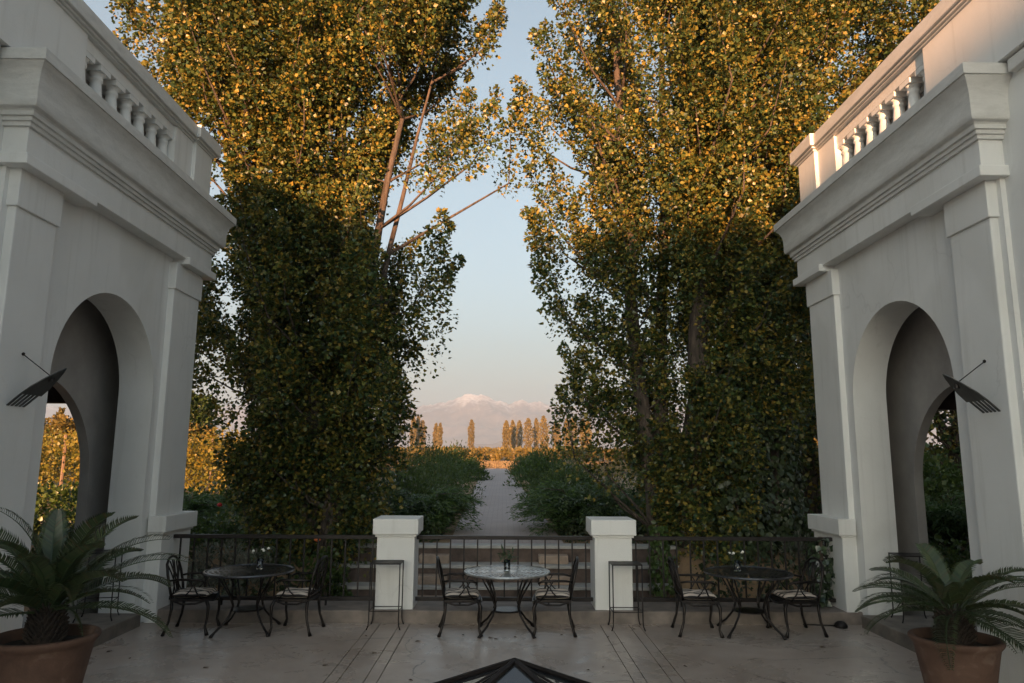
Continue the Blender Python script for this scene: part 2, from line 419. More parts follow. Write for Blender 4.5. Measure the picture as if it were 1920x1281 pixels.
rel = np.zeros_like(GX); amp = 1.0; fq = 1/900.
for o in range(8):
    a, b_, c_ = rng.random(3)*6.28
    th = rng.random()*3.14
    u_ = GX*math.cos(th)+GY*math.sin(th); w_ = -GX*math.sin(th)+GY*math.cos(th)
    rel += amp*(1-2*np.abs(np.sin(u_*fq*3.1+a+1.3*np.sin(w_*fq*2.3+b_))*np.cos(w_*fq*1.9+c_))); amp *= 0.58; fq *= 1.85
base = 0.62+SLOPE*GY-15
fade = np.clip(np.abs(GY-6000)/600, 0.22, 1)
Z = base+(ridge-base)*shape+rel*48*fade*np.clip(shape*1.5, 0, 1)
mb = MB()
mb.v = [tuple(q) for q in np.stack([GX, GY, Z], -1).reshape(-1, 3)]
mb.f = [(j*nxm+i, j*nxm+i+1, (j+1)*nxm+i+1, (j+1)*nxm+i) for j in range(nym-1) for i in range(nxm-1)]
tag(mb.build('mountains', 'mountain_rock', smooth=True), kind='structure')
# low foothill in front of them
mb = MB(); HX = np.linspace(-350, 700, 60); HY = np.linspace(3000, 3500, 14)
for y in HY:
    for x in HX:
        k = max(0, 1-abs(x-60)/360)**1.2*max(0, 1-abs(y-3250)/250)
        mb.v.append((x, y, 0.62+SLOPE*y-4+k*62*(1+0.25*math.sin(x*0.03)*math.sin(y*0.02+x*0.013))))
mb.f = [(j*60+i, j*60+i+1, (j+1)*60+i+1, (j+1)*60+i) for j in range(13) for i in range(59)]
tag(mb.build('foothill', 'mountain_rock', smooth=True), kind='structure')

# ------------------------------------------------------------------ terrace
KERB_Y = 9.80
t = MB().box(-5.9, 5.9, -14, KERB_Y+0.3, -0.30, -0.03).build('terrace', 'joint'); tag(t, kind='structure')
edges = [-4.75, -1.685, -1.562, -1.310, -1.181, 1.275, 1.401, 1.645, 1.770, 4.84]
for a, b_ in zip(edges[:-1], edges[1:]):
    MB().box(a+0.005, b_-0.005, -14, KERB_Y+0.05, -0.028, 0).build('slab', 'terrace_concrete', t)
MB().box(-4.9, 4.99, KERB_Y, 10.45, -0.35, 0.16).build('kerb', 'kerb_concrete', t, bev=0.015)

# ------------------------------------------------------------------ arcaded wings
def make_wing(s):
    side = 'left' if s < 0 else 'right'
    lab = {-1: 'white arcaded wing whose balustrade stays in shade, beside the palm with upright fronds',
           1: 'white arcaded wing with its roof balustrade lit pink by the low sun'}[s]
    OX, OY = (0.07, 0.05) if s > 0 else (0.0, 0.0)
    w = thing('arcade_wing', lab, 'building', (OX, OY, 0))
    def bx(mb, x0, x1, *a): return mb.box(s*x0, s*x1, *a)
    # arched wall in two rings
    def ring(x0, x1, rad, y0, y1, z1, name, yc=8.5, zs=2.92, mat='plaster'):
        n = 28
        ar = [(yc-rad, 0.0), (yc-rad, zs*0.5), (yc-rad, zs)]
        ar += [(yc-rad*math.cos(math.pi*k/n), zs+rad*math.sin(math.pi*k/n)) for k in range(1, n)]
        ar += [(yc+rad, zs), (yc+rad, zs*0.5), (yc+rad, 0.0)]
        m = len(ar); mb = MB()
        ou = []
        for i, (y, z) in enumerate(ar):
            if i <= 2: ou.append((y0, z))
            elif i >= m-3: ou.append((y1, z))
            else: ou.append((y0+(y1-y0)*(i-2)/(m-5), z1))
        for x in (x0, x1):
            for (y, z) in ar: mb.v.append((s*x, y, z))
            for (y, z) in ou: mb.v.append((s*x, y, z))
        k = 2*m
        for i in range(m-1):
            if i in (2,):   # corner piece
                mb.v += [(s*x0, y0, z1), (s*x1, y0, z1)]; q = len(mb.v)
                mb.f += [(i, i+1, m+i+1, q-2, m+i), (k+m+i, q-1, k+m+i+1, k+i+1, k+i)]
            elif i == m-4:
                mb.v += [(s*x0, y1, z1), (s*x1, y1, z1)]; q = len(mb.v)
                mb.f += [(i, i+1, m+i+1, q-2, m+i), (k+m+i, q-1, k+m+i+1, k+i+1, k+i)]
            else:
                mb.f += [(i, i+1, m+i+1, m+i), (k+m+i, k+m+i+1, k+i+1, k+i)]
            mb.f.append((i, k+i, k+i+1, i+1))
        # outer skins
        mb.poly([(s*x0, y0, 0), (s*x1, y0, 0), (s*x1, y0, z1), (s*x0, y0, z1)])
        mb.poly([(s*x0, y1, 0), (s*x1, y1, 0), (s*x1, y1, z1), (s*x0, y1, z1)])
        mb.poly([(s*x0, y0, z1), (s*x1, y0, z1), (s*x1, y1, z1), (s*x0, y1, z1)])
        return smooth_angle(mb.build(name, mat, w), 30)
    ring(4.65, 5.10, 1.10, 6.42, 10.52, 5.75, 'wall')
    ring(5.42, 5.54, 1.26, 6.42, 10.50, 5.75, 'inner_wall', 8.40, 1.80, 'shade_toned_plaster')  # passage shade is painted into this wall, ceiling and end colour
    bx(MB(), 5.101, 5.419, 6.42, 10.5, 4.25, 4.35).build('passage_ceiling', 'shade_toned_plaster', w)
    bx(MB(), 5.101, 5.419, 10.4, 10.5, 0, 4.25).build('passage_end', 'shade_toned_plaster', w)
    bx(MB(), 5.101, 5.419, 6.42, 6.5, 0, 4.25).build('passage_end', 'shade_toned_plaster', w)
    # pilasters and capitals
    for (y0, y1) in ((6.50, 7.12), (9.79, 10.61)):
        pl = bx(MB(), 4.57, 4.90, y0, y1, 0, 4.42).build('pilaster', 'plaster', w, bev=0.012)
        bx(MB(), 4.545, 4.92, y0-0.025, y1+0.025, 4.415, 4.785).build('capital', 'plaster', pl, bev=0.008)
        bx(MB(), 4.42, 4.93, (6.35 if y0 < 8 else 9.86), (7.53 if y0 < 8 else 10.80), 4.78, 4.885).build('abacus', 'plaster', pl, bev=0.008)
    bx(MB(), 4.47, 4.94, 6.40, 10.72, 4.86, 5.20).build('frieze', 'plaster', w, bev=0.006)
    # cornice swept round three sides
    prof = [(0.0, 5.155), (0.028, 5.157), (0.028, 5.195), (0.05, 5.20), (0.05, 5.237), (0.074, 5.242), (0.074, 5.285), (0.085, 5.30)]
    prof += [(0.105, 5.304), (0.123, 5.315), (0.134, 5.338), (0.138, 5.375), (0.138, 5.425), (0.139, 5.48), (0.143, 5.535), (0.152, 5.585), (0.168, 5.63), (0.190, 5.668), (0.214, 5.692)]
    prof += [(0.222, 5.71), (0.240, 5.712), (0.240, 5.815), (0.236, 5.822), (-0.35, 5.835)]
    mb = MB()
    for (q, z) in prof:
        X0 = 4.47-q; ya = 6.40-q; yb = 10.72+q
        if q < 0: ya, yb = 6.7, 10.4
        mb.v += [(s*4.80, ya, z), (s*X0, ya, z), (s*X0, (ya+yb)/2, z), (s*X0, yb, z), (s*5.5, yb, z)]
    for i in range(len(prof)-1):
        for k in range(4): mb.f.append((5*i+k, 5*i+k+1, 5*i+k+6, 5*i+k+5))
    smooth_angle(mb.build('cornice', 'plaster_weathered', w), 25)
    # parapet: plinth wall behind the balusters, panels, rail, coping
    bx(MB(), 4.97, 5.50, 6.5, 10.10, 5.70, 6.66).build('parapet_back', 'shade_toned_plaster', w)  # dark colour stands in for the shade between the balusters
    bx(MB(), 4.58, 4.969, 1.5, 7.30, 5.84, 6.66).build('parapet_panel', 'plaster', w)
    bx(MB(), 4.58, 4.969, 9.48, 10.10, 5.84, 6.66).build('parapet_panel', 'plaster', w)
    bx(MB(), 4.612, 4.968, 7.301, 9.479, 6.52, 6.66).build('parapet_rail', 'plaster', w)
    mb = MB()
    bx(mb, 4.555, 4.98, 1.5, 10.05, 6.662, 6.685); bx(mb, 4.525, 4.99, 1.5, 10.05, 6.685, 6.715); bx(mb, 4.49, 5.50, 1.5, 10.05, 6.715, 6.885)
    mb.build('coping', 'plaster_weathered', w, bev=0.008)
    pd = bx(MB(), 4.53, 5.1, 10.02, 10.60, 5.82, 6.665).build('parapet_pedestal', 'plaster', w, bev=0.008)
    mb = MB(); bx(mb, 4.51, 5.12, 10.0, 10.62, 6.66, 6.69); bx(mb, 4.48, 5.15, 9.97, 10.65, 6.69, 6.72); bx(mb, 4.44, 5.18, 9.93, 10.69, 6.72, 6.905)
    mb.build('pedestal_cap', 'plaster_weathered', pd, bev=0.008)
    bp = [(0.100, 5.83), (0.098, 5.95), (0.092, 6.05), (0.078, 6.18), (0.064, 6.30), (0.058, 6.355), (0.074, 6.37), (0.074, 6.392), (0.060, 6.402), (0.070, 6.43), (0.102, 6.457)]
    me = MB(); me.lathe(bp, 18, s*4.72, 0); bal = me.mesh('baluster', 'plaster', True)
    ab = MB(); bx(ab, 4.615, 4.825, -0.105, 0.105, 6.455, 6.519); abm = ab.mesh('baluster_abacus', 'plaster')
    for k in range(7):
        o = link('baluster', bal, w); o.location = (0, 7.43+0.328*k, 0)
        link('baluster_abacus', abm, o)
    # side wall running back to the house, with string course
    bx(MB(), 4.70, 5.50, 1.5, 6.419, 0, 5.84).build('side_wall', 'plaster', w)
    mb = MB(); bx(mb, 4.62, 4.72, 1.5, 6.12, 5.70, 5.82); mb.build('string_course', 'plaster_weathered', w, bev=0.008)
    # raised platform in the archway
    bx(MB(), 4.555, 6.6, 7.395, 9.605, -0.2, 0.155).build('threshold', 'platform_stone', w, bev=0.012)
    # rail-end pedestal built against the far pilaster
    q = bx(MB(), 4.445, 4.60, 9.755, 10.64, 0.0, 1.12).build('dado', 'plaster', w, bev=0.012)
    mb = MB(); bx(mb, 4.42, 4.61, 9.735, 10.66, 1.105, 1.135); bx(mb, 4.385, 4.62, 9.705, 10.69, 1.135, 1.345)
    mb.build('dado_cap', 'plaster', q, bev=0.008)
    # timber lean-to outside, its board walls added to keep light off the inner arch
    tm = thing('timber_porch', 'dark timber porch roof with added shading walls behind the archway of the %s wing' % ('shaded' if s < 0 else 'sunlit'), 'porch', (OX, OY, 0))
    bx(MB(), 5.545, 8.6, 5.6, 9.25, 3.98, 4.05).build('roof_boarding', 'dark_timber', tm)
    bx(MB(), 5.545, 8.7, 9.25, 9.40, 2.78, 4.30).build('lintel_boarding', 'dark_timber', tm)
    for k in range(5): bx(MB(), 5.56, 8.65, 5.8+0.8*k, 5.9+0.8*k, 4.05, 4.17).build('rafter', 'dark_timber', tm)
    for k in range(12):  # unseen walls added to darken the inner arch
        bx(MB(), 5.545+0.255*k, 5.545+0.255*k+0.247, 5.6, 5.64, -0.05, 3.98).build('shading_board', 'dark_timber', tm)
        bx(MB(), 8.56, 8.60, 5.66+0.30*k, 5.66+0.30*k+0.29, -0.05, 3.98).build('shading_board', 'dark_timber', tm)
    bx(MB(), 8.5, 8.64, 9.25, 9.39, -0.05, 2.78).build('post', 'dark_timber', tm)
    return w
make_wing(-1); make_wing(1)

# house that closes the court behind the camera; its roofline throws the evening shade
h = thing('main_house', 'long two storey plastered house far behind the terrace', 'building', (0, -60, 0))
MB().box(-18, 60, -12, -0.02, -0.3, 9.6).build('wall', 'house_plaster', h)
MB().box(-18.2, -6.5, -12.2, 0.15, 9.6, 10.75).build('parapet', 'house_plaster', h)
MB().box(-6.49, 60.2, -12.2, 0.15, 9.6, 10.15).build('parapet', 'house_plaster', h)
for z0 in (0.2, 5.4):
    for x in range(-16, 58, 6):
        d = MB().box(x-0.8, x+0.8, -0.02, 0.03, z0, z0+2.6).build('window', 'dark_timber', h)
        MB().box(x-0.68, x+0.68, 0.03, 0.045, z0+0.15, z0+2.45).build('pane', 'roof_glass', d)

# ------------------------------------------------------------------ garden pedestals and railing
for x, l in ((-1.41, 'square white rail pedestal on the kerb, on the side of the shaded wing'), (1.48, 'square white rail pedestal on the kerb, on the side of the sunlit wing')):
    o = thing('rail_pedestal', l, 'pedestal', (x, 10.12, 0.16))
    MB().box(-0.25, 0.25, -0.25, 0.25, -0.02, 0.92).build('shaft', 'plaster', o, bev=0.012)
    c = MB().box(-0.272, 0.272, -0.272, 0.272, 0.92, 0.955).build('neck', 'plaster', o, bev=0.006)
    MB().box(-0.30, 0.30, -0.31, 0.31, 0.955, 1.155).build('cap', 'plaster', o, bev=0.008)
def railing(x0, x1, lab):
    y = 10.12
    o = thing('iron_railing', lab, 'railing', ((x0+x1)/2, y, 0.16), group=None)
    hx = (x1-x0)/2
    MB().box(-hx, hx, -0.03, 0.03, 0.865, 0.915).build('top_rail', 'iron', o, bev=0.004)
    MB().box(-hx, hx, -0.022, 0.022, 0.065, 0.115).build('bottom_rail', 'iron', o, bev=0.004)
    n = max(2, int(round((2*hx)/0.19)))
    me = MB().box(-0.0095, 0.0095, -0.0095, 0.0095, 0.11, 0.87).mesh('bar', 'iron')
    for k in range(n):
        q = link('bar', me, o); q.location.x = -hx+(k+0.5)*2*hx/n
    for x in (-hx*0.5, hx*0.5): MB().box(x-0.012, x+0.012, -0.012, 0.012, 0, 0.07).build('foot', 'iron', o)
railing(-4.445, -1.66, 'black iron bar railing between the shaded wing and the nearest pedestal')
railing(-1.16, 1.23, 'black iron bar railing between the two white pedestals')
railing(1.73, 4.515, 'black iron bar railing overgrown with leaves, ending at the sunlit wing')

# garden steps with half-height stepping blocks
st = thing('garden_steps', 'broad brown stone garden steps with pale treads and stepping blocks', 'steps', (0, 12, -0.15))
for i, (y, z) in enumerate(((11.83, 0.12), (12.22, 0.39), (12.62, 0.66))):
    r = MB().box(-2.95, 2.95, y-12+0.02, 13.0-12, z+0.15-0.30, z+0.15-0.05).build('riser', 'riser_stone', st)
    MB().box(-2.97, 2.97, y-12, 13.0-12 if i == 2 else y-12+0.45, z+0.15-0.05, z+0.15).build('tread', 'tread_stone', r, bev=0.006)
for x in (-1.13, 0.86):
    for (y, z) in ((11.83, -0.15), (12.22, 0.12), (12.62, 0.39)):
        MB().box(x-0.25, x+0.25, y-12-0.22, y-12+0.03, z+0.15-0.003, z+0.15+0.135).build('stepping_block', 'block_stone', st, bev=0.015)

# ------------------------------------------------------------------ terrace furniture
def arc(c, r, a0, a1, n, ax='xy', z=0):
    return [(c[0]+r*math.cos(a0+(a1-a0)*k/n), c[1]+r*math.sin(a0+(a1-a0)*k/n), z) for k in range(n+1)]
def make_table(loc, lab, rz=0.0, top='table_metal'):
    o = thing('cafe_table', lab, 'table', loc, rz)
    tt = MB(); Rr = 0.525
    tt.tube(arc((0, 0), Rr, 0, 2*math.pi, 48, z=0.715), 0.016, 6, False)
    tt.lathe([(0.12, 0.708), (0.135, 0.712), (0.135, 0.722), (0.10, 0.724), (0.001, 0.724)], 24)
    for k in range(48):
        a = 2*math.pi*k/48; ca, sa = math.cos(a), math.sin(a)
        wd = 0.014 if k % 6 else 0.04
        px, py = -sa*wd, ca*wd
        tt.poly([(ca*0.12-px*.5, sa*0.12-py*.5, 0.720), (ca*0.12+px*.5, sa*0.12+py*.5, 0.720), (ca*Rr+px, sa*Rr+py, 0.720), (ca*Rr-px, sa*Rr-py, 0.720)])
    for r_ in (0.19, 0.25, 0.31, 0.37, 0.43, 0.485):
        b = len(tt.v)
        for k in range(48):
            a = 2*math.pi*k/48
            for q in (-0.011, 0.011): tt.v.append(((r_+q)*math.cos(a), (r_+q)*math.sin(a), 0.722))
        for k in range(48):
            k2 = (k+1) % 48; tt.f.append((b+2*k, b+2*k+1, b+2*k2+1, b+2*k2))
    tt.build('tabletop', top, o, smooth=False)
    for k in range(4):
        a = math.pi/4+k*math.pi/2
        def P(r, z, da=0): return (r*math.cos(a+da), r*math.sin(a+da), z)
        lg = MB()
        for da in (-0.14, 0.14):
            lg.tube([P(0.40, 0.70, da), P(0.34, 0.60, da*0.9), P(0.245, 0.45, da*0.6), P(0.20, 0.33, da*0.3), P(0.21, 0.27, 0)], 0.011, 6)
        lg.tube([P(0.205, 0.31), P(0.24, 0.22), P(0.34, 0.11), P(0.425, 0.05), P(0.455, 0.02), P(0.47, 0.0)], [0.014, 0.014, 0.013, 0.014, 0.02, 0.024], 7)
        lg.build('leg', 'cast_metal', o, smooth=True)
    sh = MB(); sh.lathe([(0.001, 0.272), (0.17, 0.270), (0.185, 0.262), (0.185, 0.252), (0.001, 0.250)], 24)
    sh.build('lower_shelf', 'cast_metal', o)
    return o
def make_chair():
    o = thing('cafe_chair', '', 'chair', (0, 0, 0))
    for sy in (-1, 1):
        MB().tube([(0.20, sy*0.225, 0.41), (0.235, sy*0.24, 0.33), (0.232, sy*0.245, 0.20), (0.215, sy*0.25, 0.09), (0.235, sy*0.258, 0.035), (0.245, sy*0.262, 0.0)], [0.022, 0.022, 0.016, 0.014, 0.021, 0.025], 7).build('leg', 'cast_metal', o, True)
        MB().tube([(-0.20, sy*0.215, 0.41), (-0.195, sy*0.225, 0.30), (-0.21, sy*0.235, 0.17), (-0.245, sy*0.25, 0.06), (-0.265, sy*0.255, 0.0)], [0.02, 0.019, 0.015, 0.017, 0.024], 7).build('leg', 'cast_metal', o, True)
        am = MB()
        am.tube([(-0.235, sy*0.235, 0.63), (-0.15, sy*0.262, 0.645), (0.02, sy*0.275, 0.645), (0.13, sy*0.27, 0.64), (0.18, sy*0.262, 0.615), (0.165, sy*0.255, 0.59)], [0.012, 0.014, 0.016, 0.016, 0.013, 0.009], 7)
        am.tube([(0.10, sy*0.268, 0.635), (0.06, sy*0.262, 0.57), (0.09, sy*0.25, 0.49), (0.155, sy*0.235, 0.41)], 0.010, 6)
        am.tube([(0.0, sy*0.27, 0.64), (0.045, sy*0.262, 0.57), (0.01, sy*0.255, 0.51), (-0.05, sy*0.245, 0.45)], 0.008, 6)
        am.build('armrest', 'cast_metal', o, True)
    sf = MB()
    sf.box(-0.215, 0.225, -0.235, 0.235, 0.385, 0.418)
    sf.tube([(0.225, -0.22, 0.40), (0.245, -0.1, 0.375), (0.25, 0, 0.365), (0.245, 0.1, 0.375), (0.225, 0.22, 0.40)], 0.014, 6)
    for sy in (-1, 1): sf.tube([(0.21, sy*0.235, 0.40), (0.08, sy*0.245, 0.36), (-0.08, sy*0.245, 0.36), (-0.2, sy*0.23, 0.40)], 0.013, 6)
    sf.build('seat', 'cast_metal', o, bev=0.006)
    bk = MB()
    def bx_(z): return -0.205-0.105*((z-0.41)/0.48)**1.2
    out = [(bx_(0.41), -0.21, 0.41), (bx_(0.55), -0.235, 0.55), (bx_(0.70), -0.235, 0.70), (bx_(0.82), -0.20, 0.82), (bx_(0.875), -0.11, 0.875), (bx_(0.89), 0, 0.89), (bx_(0.875), 0.11, 0.875), (bx_(0.82), 0.20, 0.82), (bx_(0.70), 0.235, 0.70), (bx_(0.55), 0.235, 0.55), (bx_(0.41), 0.21, 0.41)]
    bk.tube(out, 0.0165, 7)
    bk.tube([(bx_(0.47), -0.215, 0.47), (bx_(0.46), 0, 0.455), (bx_(0.47), 0.215, 0.47)], 0.011, 6)
    for (a, b_, c_, d) in ((-0.15, -0.05, -0.11, -0.16), (-0.06, -0.09, -0.02, -0.07), (0.0, 0.0, 0.0, 0.0), (0.06, 0.09, 0.02, 0.07), (0.15, 0.05, 0.11, 0.16)):
        bk.tube([(bx_(0.465), a, 0.465), (bx_(0.58), b_, 0.58), (bx_(0.70), c_, 0.70), (bx_(0.86), d, 0.855-0.25*abs(d))], 0.009, 6)
    bk.build('backrest', 'cast_metal', o, True)
    return o
def cushion_mesh():
    n = 14; mb = MB(); rg = random.Random(4)
    for top in (1, -1):
        for j in range(n+1):
            for i in range(n+1):
                u, vv = -1+2*i/n, -1+2*j/n
                e = max(0, (1-abs(u)**5)*(1-abs(vv)**5))**0.45
                wob = 0.010*math.sin(5.2*u+1)*math.cos(4.4*vv)+0.006*math.sin(9*vv+u)
                x = 0.222*u*(1-0.05*vv*vv); y = 0.222*vv*(1-0.05*u*u)
                mb.v.append((x, y, 0.452+top*0.034*e+(wob*e if top > 0 else 0)))
    k = (n+1)**2
    for j in range(n):
        for i in range(n):
            a = j*(n+1)+i
            mb.f.append((a, a+1, a+n+2, a+n+1)); mb.f.append((k+a, k+a+n+1, k+a+n+2, k+a+1))
    return mb.mesh('seat_cushion', 'striped_cloth', True)
cush = cushion_mesh()
T = [((-3.14, 9.36, 0), 'round dark metal table with white flowers, beside the shaded wing'),
     ((0.065, 9.36, 0), 'round pierced metal table holding a dark sprig, between the pedestals'),
     ((3.09, 9.36, 0), 'round dark metal table with white flowers, in front of the overgrown railing')]
for i, (l, lab) in enumerate(T): make_table(l, lab, (0.1, 0, -0.1)[i], ('table_metal', 'pale_metal', 'table_metal')[i])
CH = [((-3.80, 9.36), 0.10, 'dark cast metal armchair between the shaded wing and its table'),
      ((-2.53, 9.37), math.pi-0.08, 'dark cast metal armchair between the table by the shaded wing and a tall stand'),
      ((-0.50, 9.36), 0.06, 'dark cast metal armchair at the middle table, on the side of the shaded wing'),
      ((0.64, 9.37), math.pi-0.05, 'dark cast metal armchair at the middle table, on the side of the sunlit wing'),
      ((2.43, 9.36), -0.05, 'dark cast metal armchair between a tall stand and the table by overgrown railing'),
      ((3.66, 9.37), math.pi+0.08, 'dark cast metal armchair between the sunlit wing and its table')]
proto = make_chair()
for i, ((x, y), rz, lab) in enumerate(CH):
    o = proto if i == 0 else clone(proto)
    o['label'] = lab; o['group'] = 'armchairs at the terrace tables'
    o.location = (x, y, 0); o.rotation_euler.z = rz
    c = link('seat_cushion', cush); c.location = (x, y, 0); c.rotation_euler.z = rz
    tag(c, 'striped cushion on the '+lab.replace('dark cast metal ', ''), 'cushion', 'striped seat cushions')

def make_stand(loc, lab, rz=0):
    o = thing('tall_stand', lab, 'stand', loc, rz, 'tall slender iron stands')
    a, d = 0.185, 0.155
    MB().box(-a-0.008, a+0.008, -d-0.008, d+0.008, 0.785, 0.80).build('top', 'iron', o, bev=0.003)
    for sx_ in (-1, 1):
        for sy in (-1, 1):
            MB().tube([(sx_*a, sy*d, 0.79), (sx_*a, sy*d, 0.30), (sx_*a, sy*d, 0.12), (sx_*(a+0.006), sy*(d+0.003), 0.05), (sx_*(a+0.024), sy*(d+0.012), 0.0)], 0.008, 6).build('leg', 'iron', o, True)
    for sy in (-1, 1): MB().tube([(-a, sy*d, 0.22), (a, sy*d, 0.22)], 0.006, 6).build('stretcher', 'iron', o)
    for sx_ in (-1, 1): MB().tube([(sx_*a, -d, 0.22), (sx_*a, d, 0.22)], 0.006, 6).build('stretcher', 'iron', o)
make_stand((-1.47, 9.59, 0), 'tall slender iron stand before the pedestal on the shaded wing side')
make_stand((1.585, 9.58, 0), 'tall slender iron stand before the pedestal on the sunlit wing side')
make_stand((-4.93, 9.26, 0.155), 'tall slender iron stand in the archway of the shaded wing', 0.25)
make_stand((5.13, 9.32, 0.155), 'tall slender iron stand in the archway of the sunlit wing', -0.12)

def make_vase(loc, lab, kind, seed):
    rg = random.Random(seed)
    o = thing('flower_glass', lab, 'vase', loc)
    MB().lathe([(0.001, 0.0), (0.036, 0.0), (0.039, 0.01), (0.042, 0.13), (0.0395, 0.13), (0.036, 0.014), (0.001, 0.012)], 20, cap=False).build('glass', 'glass', o, True)
    MB().lathe([(0.001, 0.0145), (0.0345, 0.0145), (0.037, 0.07), (0.001, 0.07)], 20, cap=False).build('water', 'water', o, True)
    n = 5 if kind == 'white' else 7
    for k in range(n):
        a = 6.28*k/n+rg.random(); r_ = 0.05+0.05*rg.random(); z = 0.19+0.07*rg.random()
        tip = (r_*math.cos(a), r_*math.sin(a), z)
        MB().tube([(0.01*math.cos(a+2), 0.01*math.sin(a+2), 0.02), (0.03*math.cos(a), 0.03*math.sin(a), 0.12), tip], 0.0028, 5).build('stem', 'stem_green', o)
        if kind == 'white':
            mb = MB()
            for q in range(3):
                mb.lathe([(0.004, -0.012), (0.024-0.006*q, -0.004+0.006*q), (0.027-0.007*q, 0.012+0.004*q), (0.018-0.005*q, 0.022+0.004*q)], 9, cap=False)
            f = mb.build('bloom', 'flower_white', o, True); f.location = tip; f.scale = (0.72, 0.72, 0.72)
        P = np.array([[tip[0], tip[1], z-0.03*q] for q in range(4)]); rr = np.random.default_rng(seed+k)
        leaf_mesh('leaves', P, rr.normal(size=(4, 3))+np.array([0, 0, 0.5]), rr.normal(size=(4, 3)), 0.06 if kind == 'white' else 0.10, 0.028, 'leaf_glossy', o)
make_vase((-3.04, 9.42, 0.726), 'glass of white flowers on the table beside the shaded wing', 'white', 1)
make_vase((0.065, 9.40, 0.726), 'glass with dark leafy sprig on the middle table', 'dark', 2)
make_vase((2.98, 9.42, 0.726), 'glass of white flowers on the table by the overgrown railing', 'white', 3)

# ------------------------------------------------------------------ wall sconces
def make_sconce(s, yc, lab):
    o = thing('wall_sconce', lab, 'lamp', (s*4.57+(0.07 if s > 0 else 0), yc, 2.57))
    k = -s
    # slotted blade: foot on the wall, widening slightly, running out and up to a point
    rows = [(0.0, 0.145), (0.06, 0.150), (0.12, 0.152), (0.20, 0.140), (0.30, 0.095), (0.38, 0.045), (0.425, 0.004)]
    def zz(x): return 0.92*x-0.15*x*x+0.0
    pl = MB()
    def quad(xa, xb, ya, yb, yc2, yd):
        pl.poly([(k*xa, ya, zz(xa)), (k*xb, yb, zz(xb)), (k*xb, yc2, zz(xb)), (k*xa, yd, zz(xa))])
    for (x0, w0_), (x1, w1_) in zip(rows[2:-1], rows[3:]): quad(x0, x1, -w0_, -w1_, w1_, w0_)
    fs = [-1, -0.78, -0.60, -0.40, -0.22, -0.02, 0.16, 0.36, 0.54, 0.74, 1]
    for (x0, w0_), (x1, w1_) in zip(rows[:2], rows[1:3]):
        for i in range(0, 10, 2): quad(x0, x1, fs[i]*w0_, fs[i]*w1_, fs[i+1]*w1_, fs[i+1]*w0_)
    b = pl.build('blade', 'sconce_metal', o)
    md = b.modifiers.new('solid', 'SOLIDIFY'); md.thickness = 0.008
    MB().tube([(0, 0, 0.495), (k*0.30, 0, zz(0.30)+0.012)], 0.005, 6).build('rod', 'iron', o)
    MB().tube([(0, 0, 0.495), (k*0.012, 0, 0.49)], 0.016, 10).build('rod_boss', 'iron', o)
    MB().tube([(k*0.30, 0, zz(0.30)+0.014), (k*0.30, 0, zz(0.30)-0.035)], [0.02, 0.026], 10).build('lamp_socket', 'iron', o)
make_sconce(-1, 6.83, 'grey pointed metal wall lamp with slots on the shaded wing')
make_sconce(1, 6.82, 'grey pointed metal wall lamp with slots on the sunlit wing')

# ------------------------------------------------------------------ skylight
sk = thing('pyramid_skylight', 'low glass pyramid skylight with dark metal bars set in terrace floor', 'skylight', (0.10, 5.55, 0))
S, ZB, ZA = 0.92, 0.14, 0.655
MB().box(-S-0.06, S+0.06, -S-0.06, S+0.06, 0.001, ZB-0.02).build('base_frame', 'iron', sk, bev=0.006)
cs = [(-S, -S), (S, -S), (S, S), (-S, S)]
for i in range(4):
    (x0, y0), (x1, y1) = cs[i], cs[(i+1) % 4]
    pn = MB(); pn.poly([(x0*0.97, y0*0.97, ZB), (x1*0.97, y1*0.97, ZB), (0, 0, ZA-0.012)])
    q = pn.build('pane', 'roof_glass', sk); md = q.modifiers.new('solid', 'SOLIDIFY'); md.thickness = 0.010
    MB().tube([(x0, y0, ZB), (0, 0, ZA)], 0.022, 6).build('hip_bar', 'iron', sk)
    MB().tube([(x0, y0, ZB), (x1, y1, ZB)], 0.026, 6).build('edge_bar', 'iron', sk)
    MB().tube([((x0+x1)/2, (y0+y1)/2, ZB), (0, 0, ZA)], 0.010, 6).build('glazing_bar', 'iron', sk) if i in (1, 3) else None

# ------------------------------------------------------------------ potted palms
def frond_mesh(seed, length):
    rg = random.Random(seed); mb = MB(); n = 52
    pts = []; tw = rg.uniform(-0.10, 0.10)
    for k in range(n+1):
        t = k/n
        ang = R(8)-R(62)*t**1.5
        if k == 0: p = Vector((0, 0, 0))
        else: p = pts[-1]+Vector((math.cos(ang), tw*t*0.4, math.sin(ang)))*(length/n)
        pts.append(p)
    mb.tube(pts[::3]+[pts[-1]], [0.011*(1-0.8*i/19) for i in range(len(pts[::3])+1)], 4)
    for k in range(7, n+1):
        t = k/n; p = pts[k]
        ll = 0.165*math.sin(math.pi*min(1, 0.16+0.80*t))**0.7*(length/0.95)
        for sd_ in (-1, 1):
            for dup_ in (0,):
                d = Vector((0.55+0.35*t+rg.uniform(-.06, .06), sd_*0.85, 0.30-0.15*t+rg.uniform(-.08, .08))).normalized()
                side = Vector((0.8, -sd_*0.4, 0)).normalized()*0.0068
                m_ = p+d*ll*0.6; tip = p+d*ll+Vector((0, 0, -0.20*ll))
                b = len(mb.v)
                mb.v += [tuple(p-side), tuple(p+side), tuple(m_+side*1.1), tuple(m_-side*1.1), tuple(tip)]
                mb.f += [(b, b+1, b+2, b+3), (b+3, b+2, b+4)]
    return mb.mesh('frond', 'leaf_palm')
FR = [frond_mesh(i, l) for i, l in enumerate((0.92, 1.0, 0.86, 0.78))]
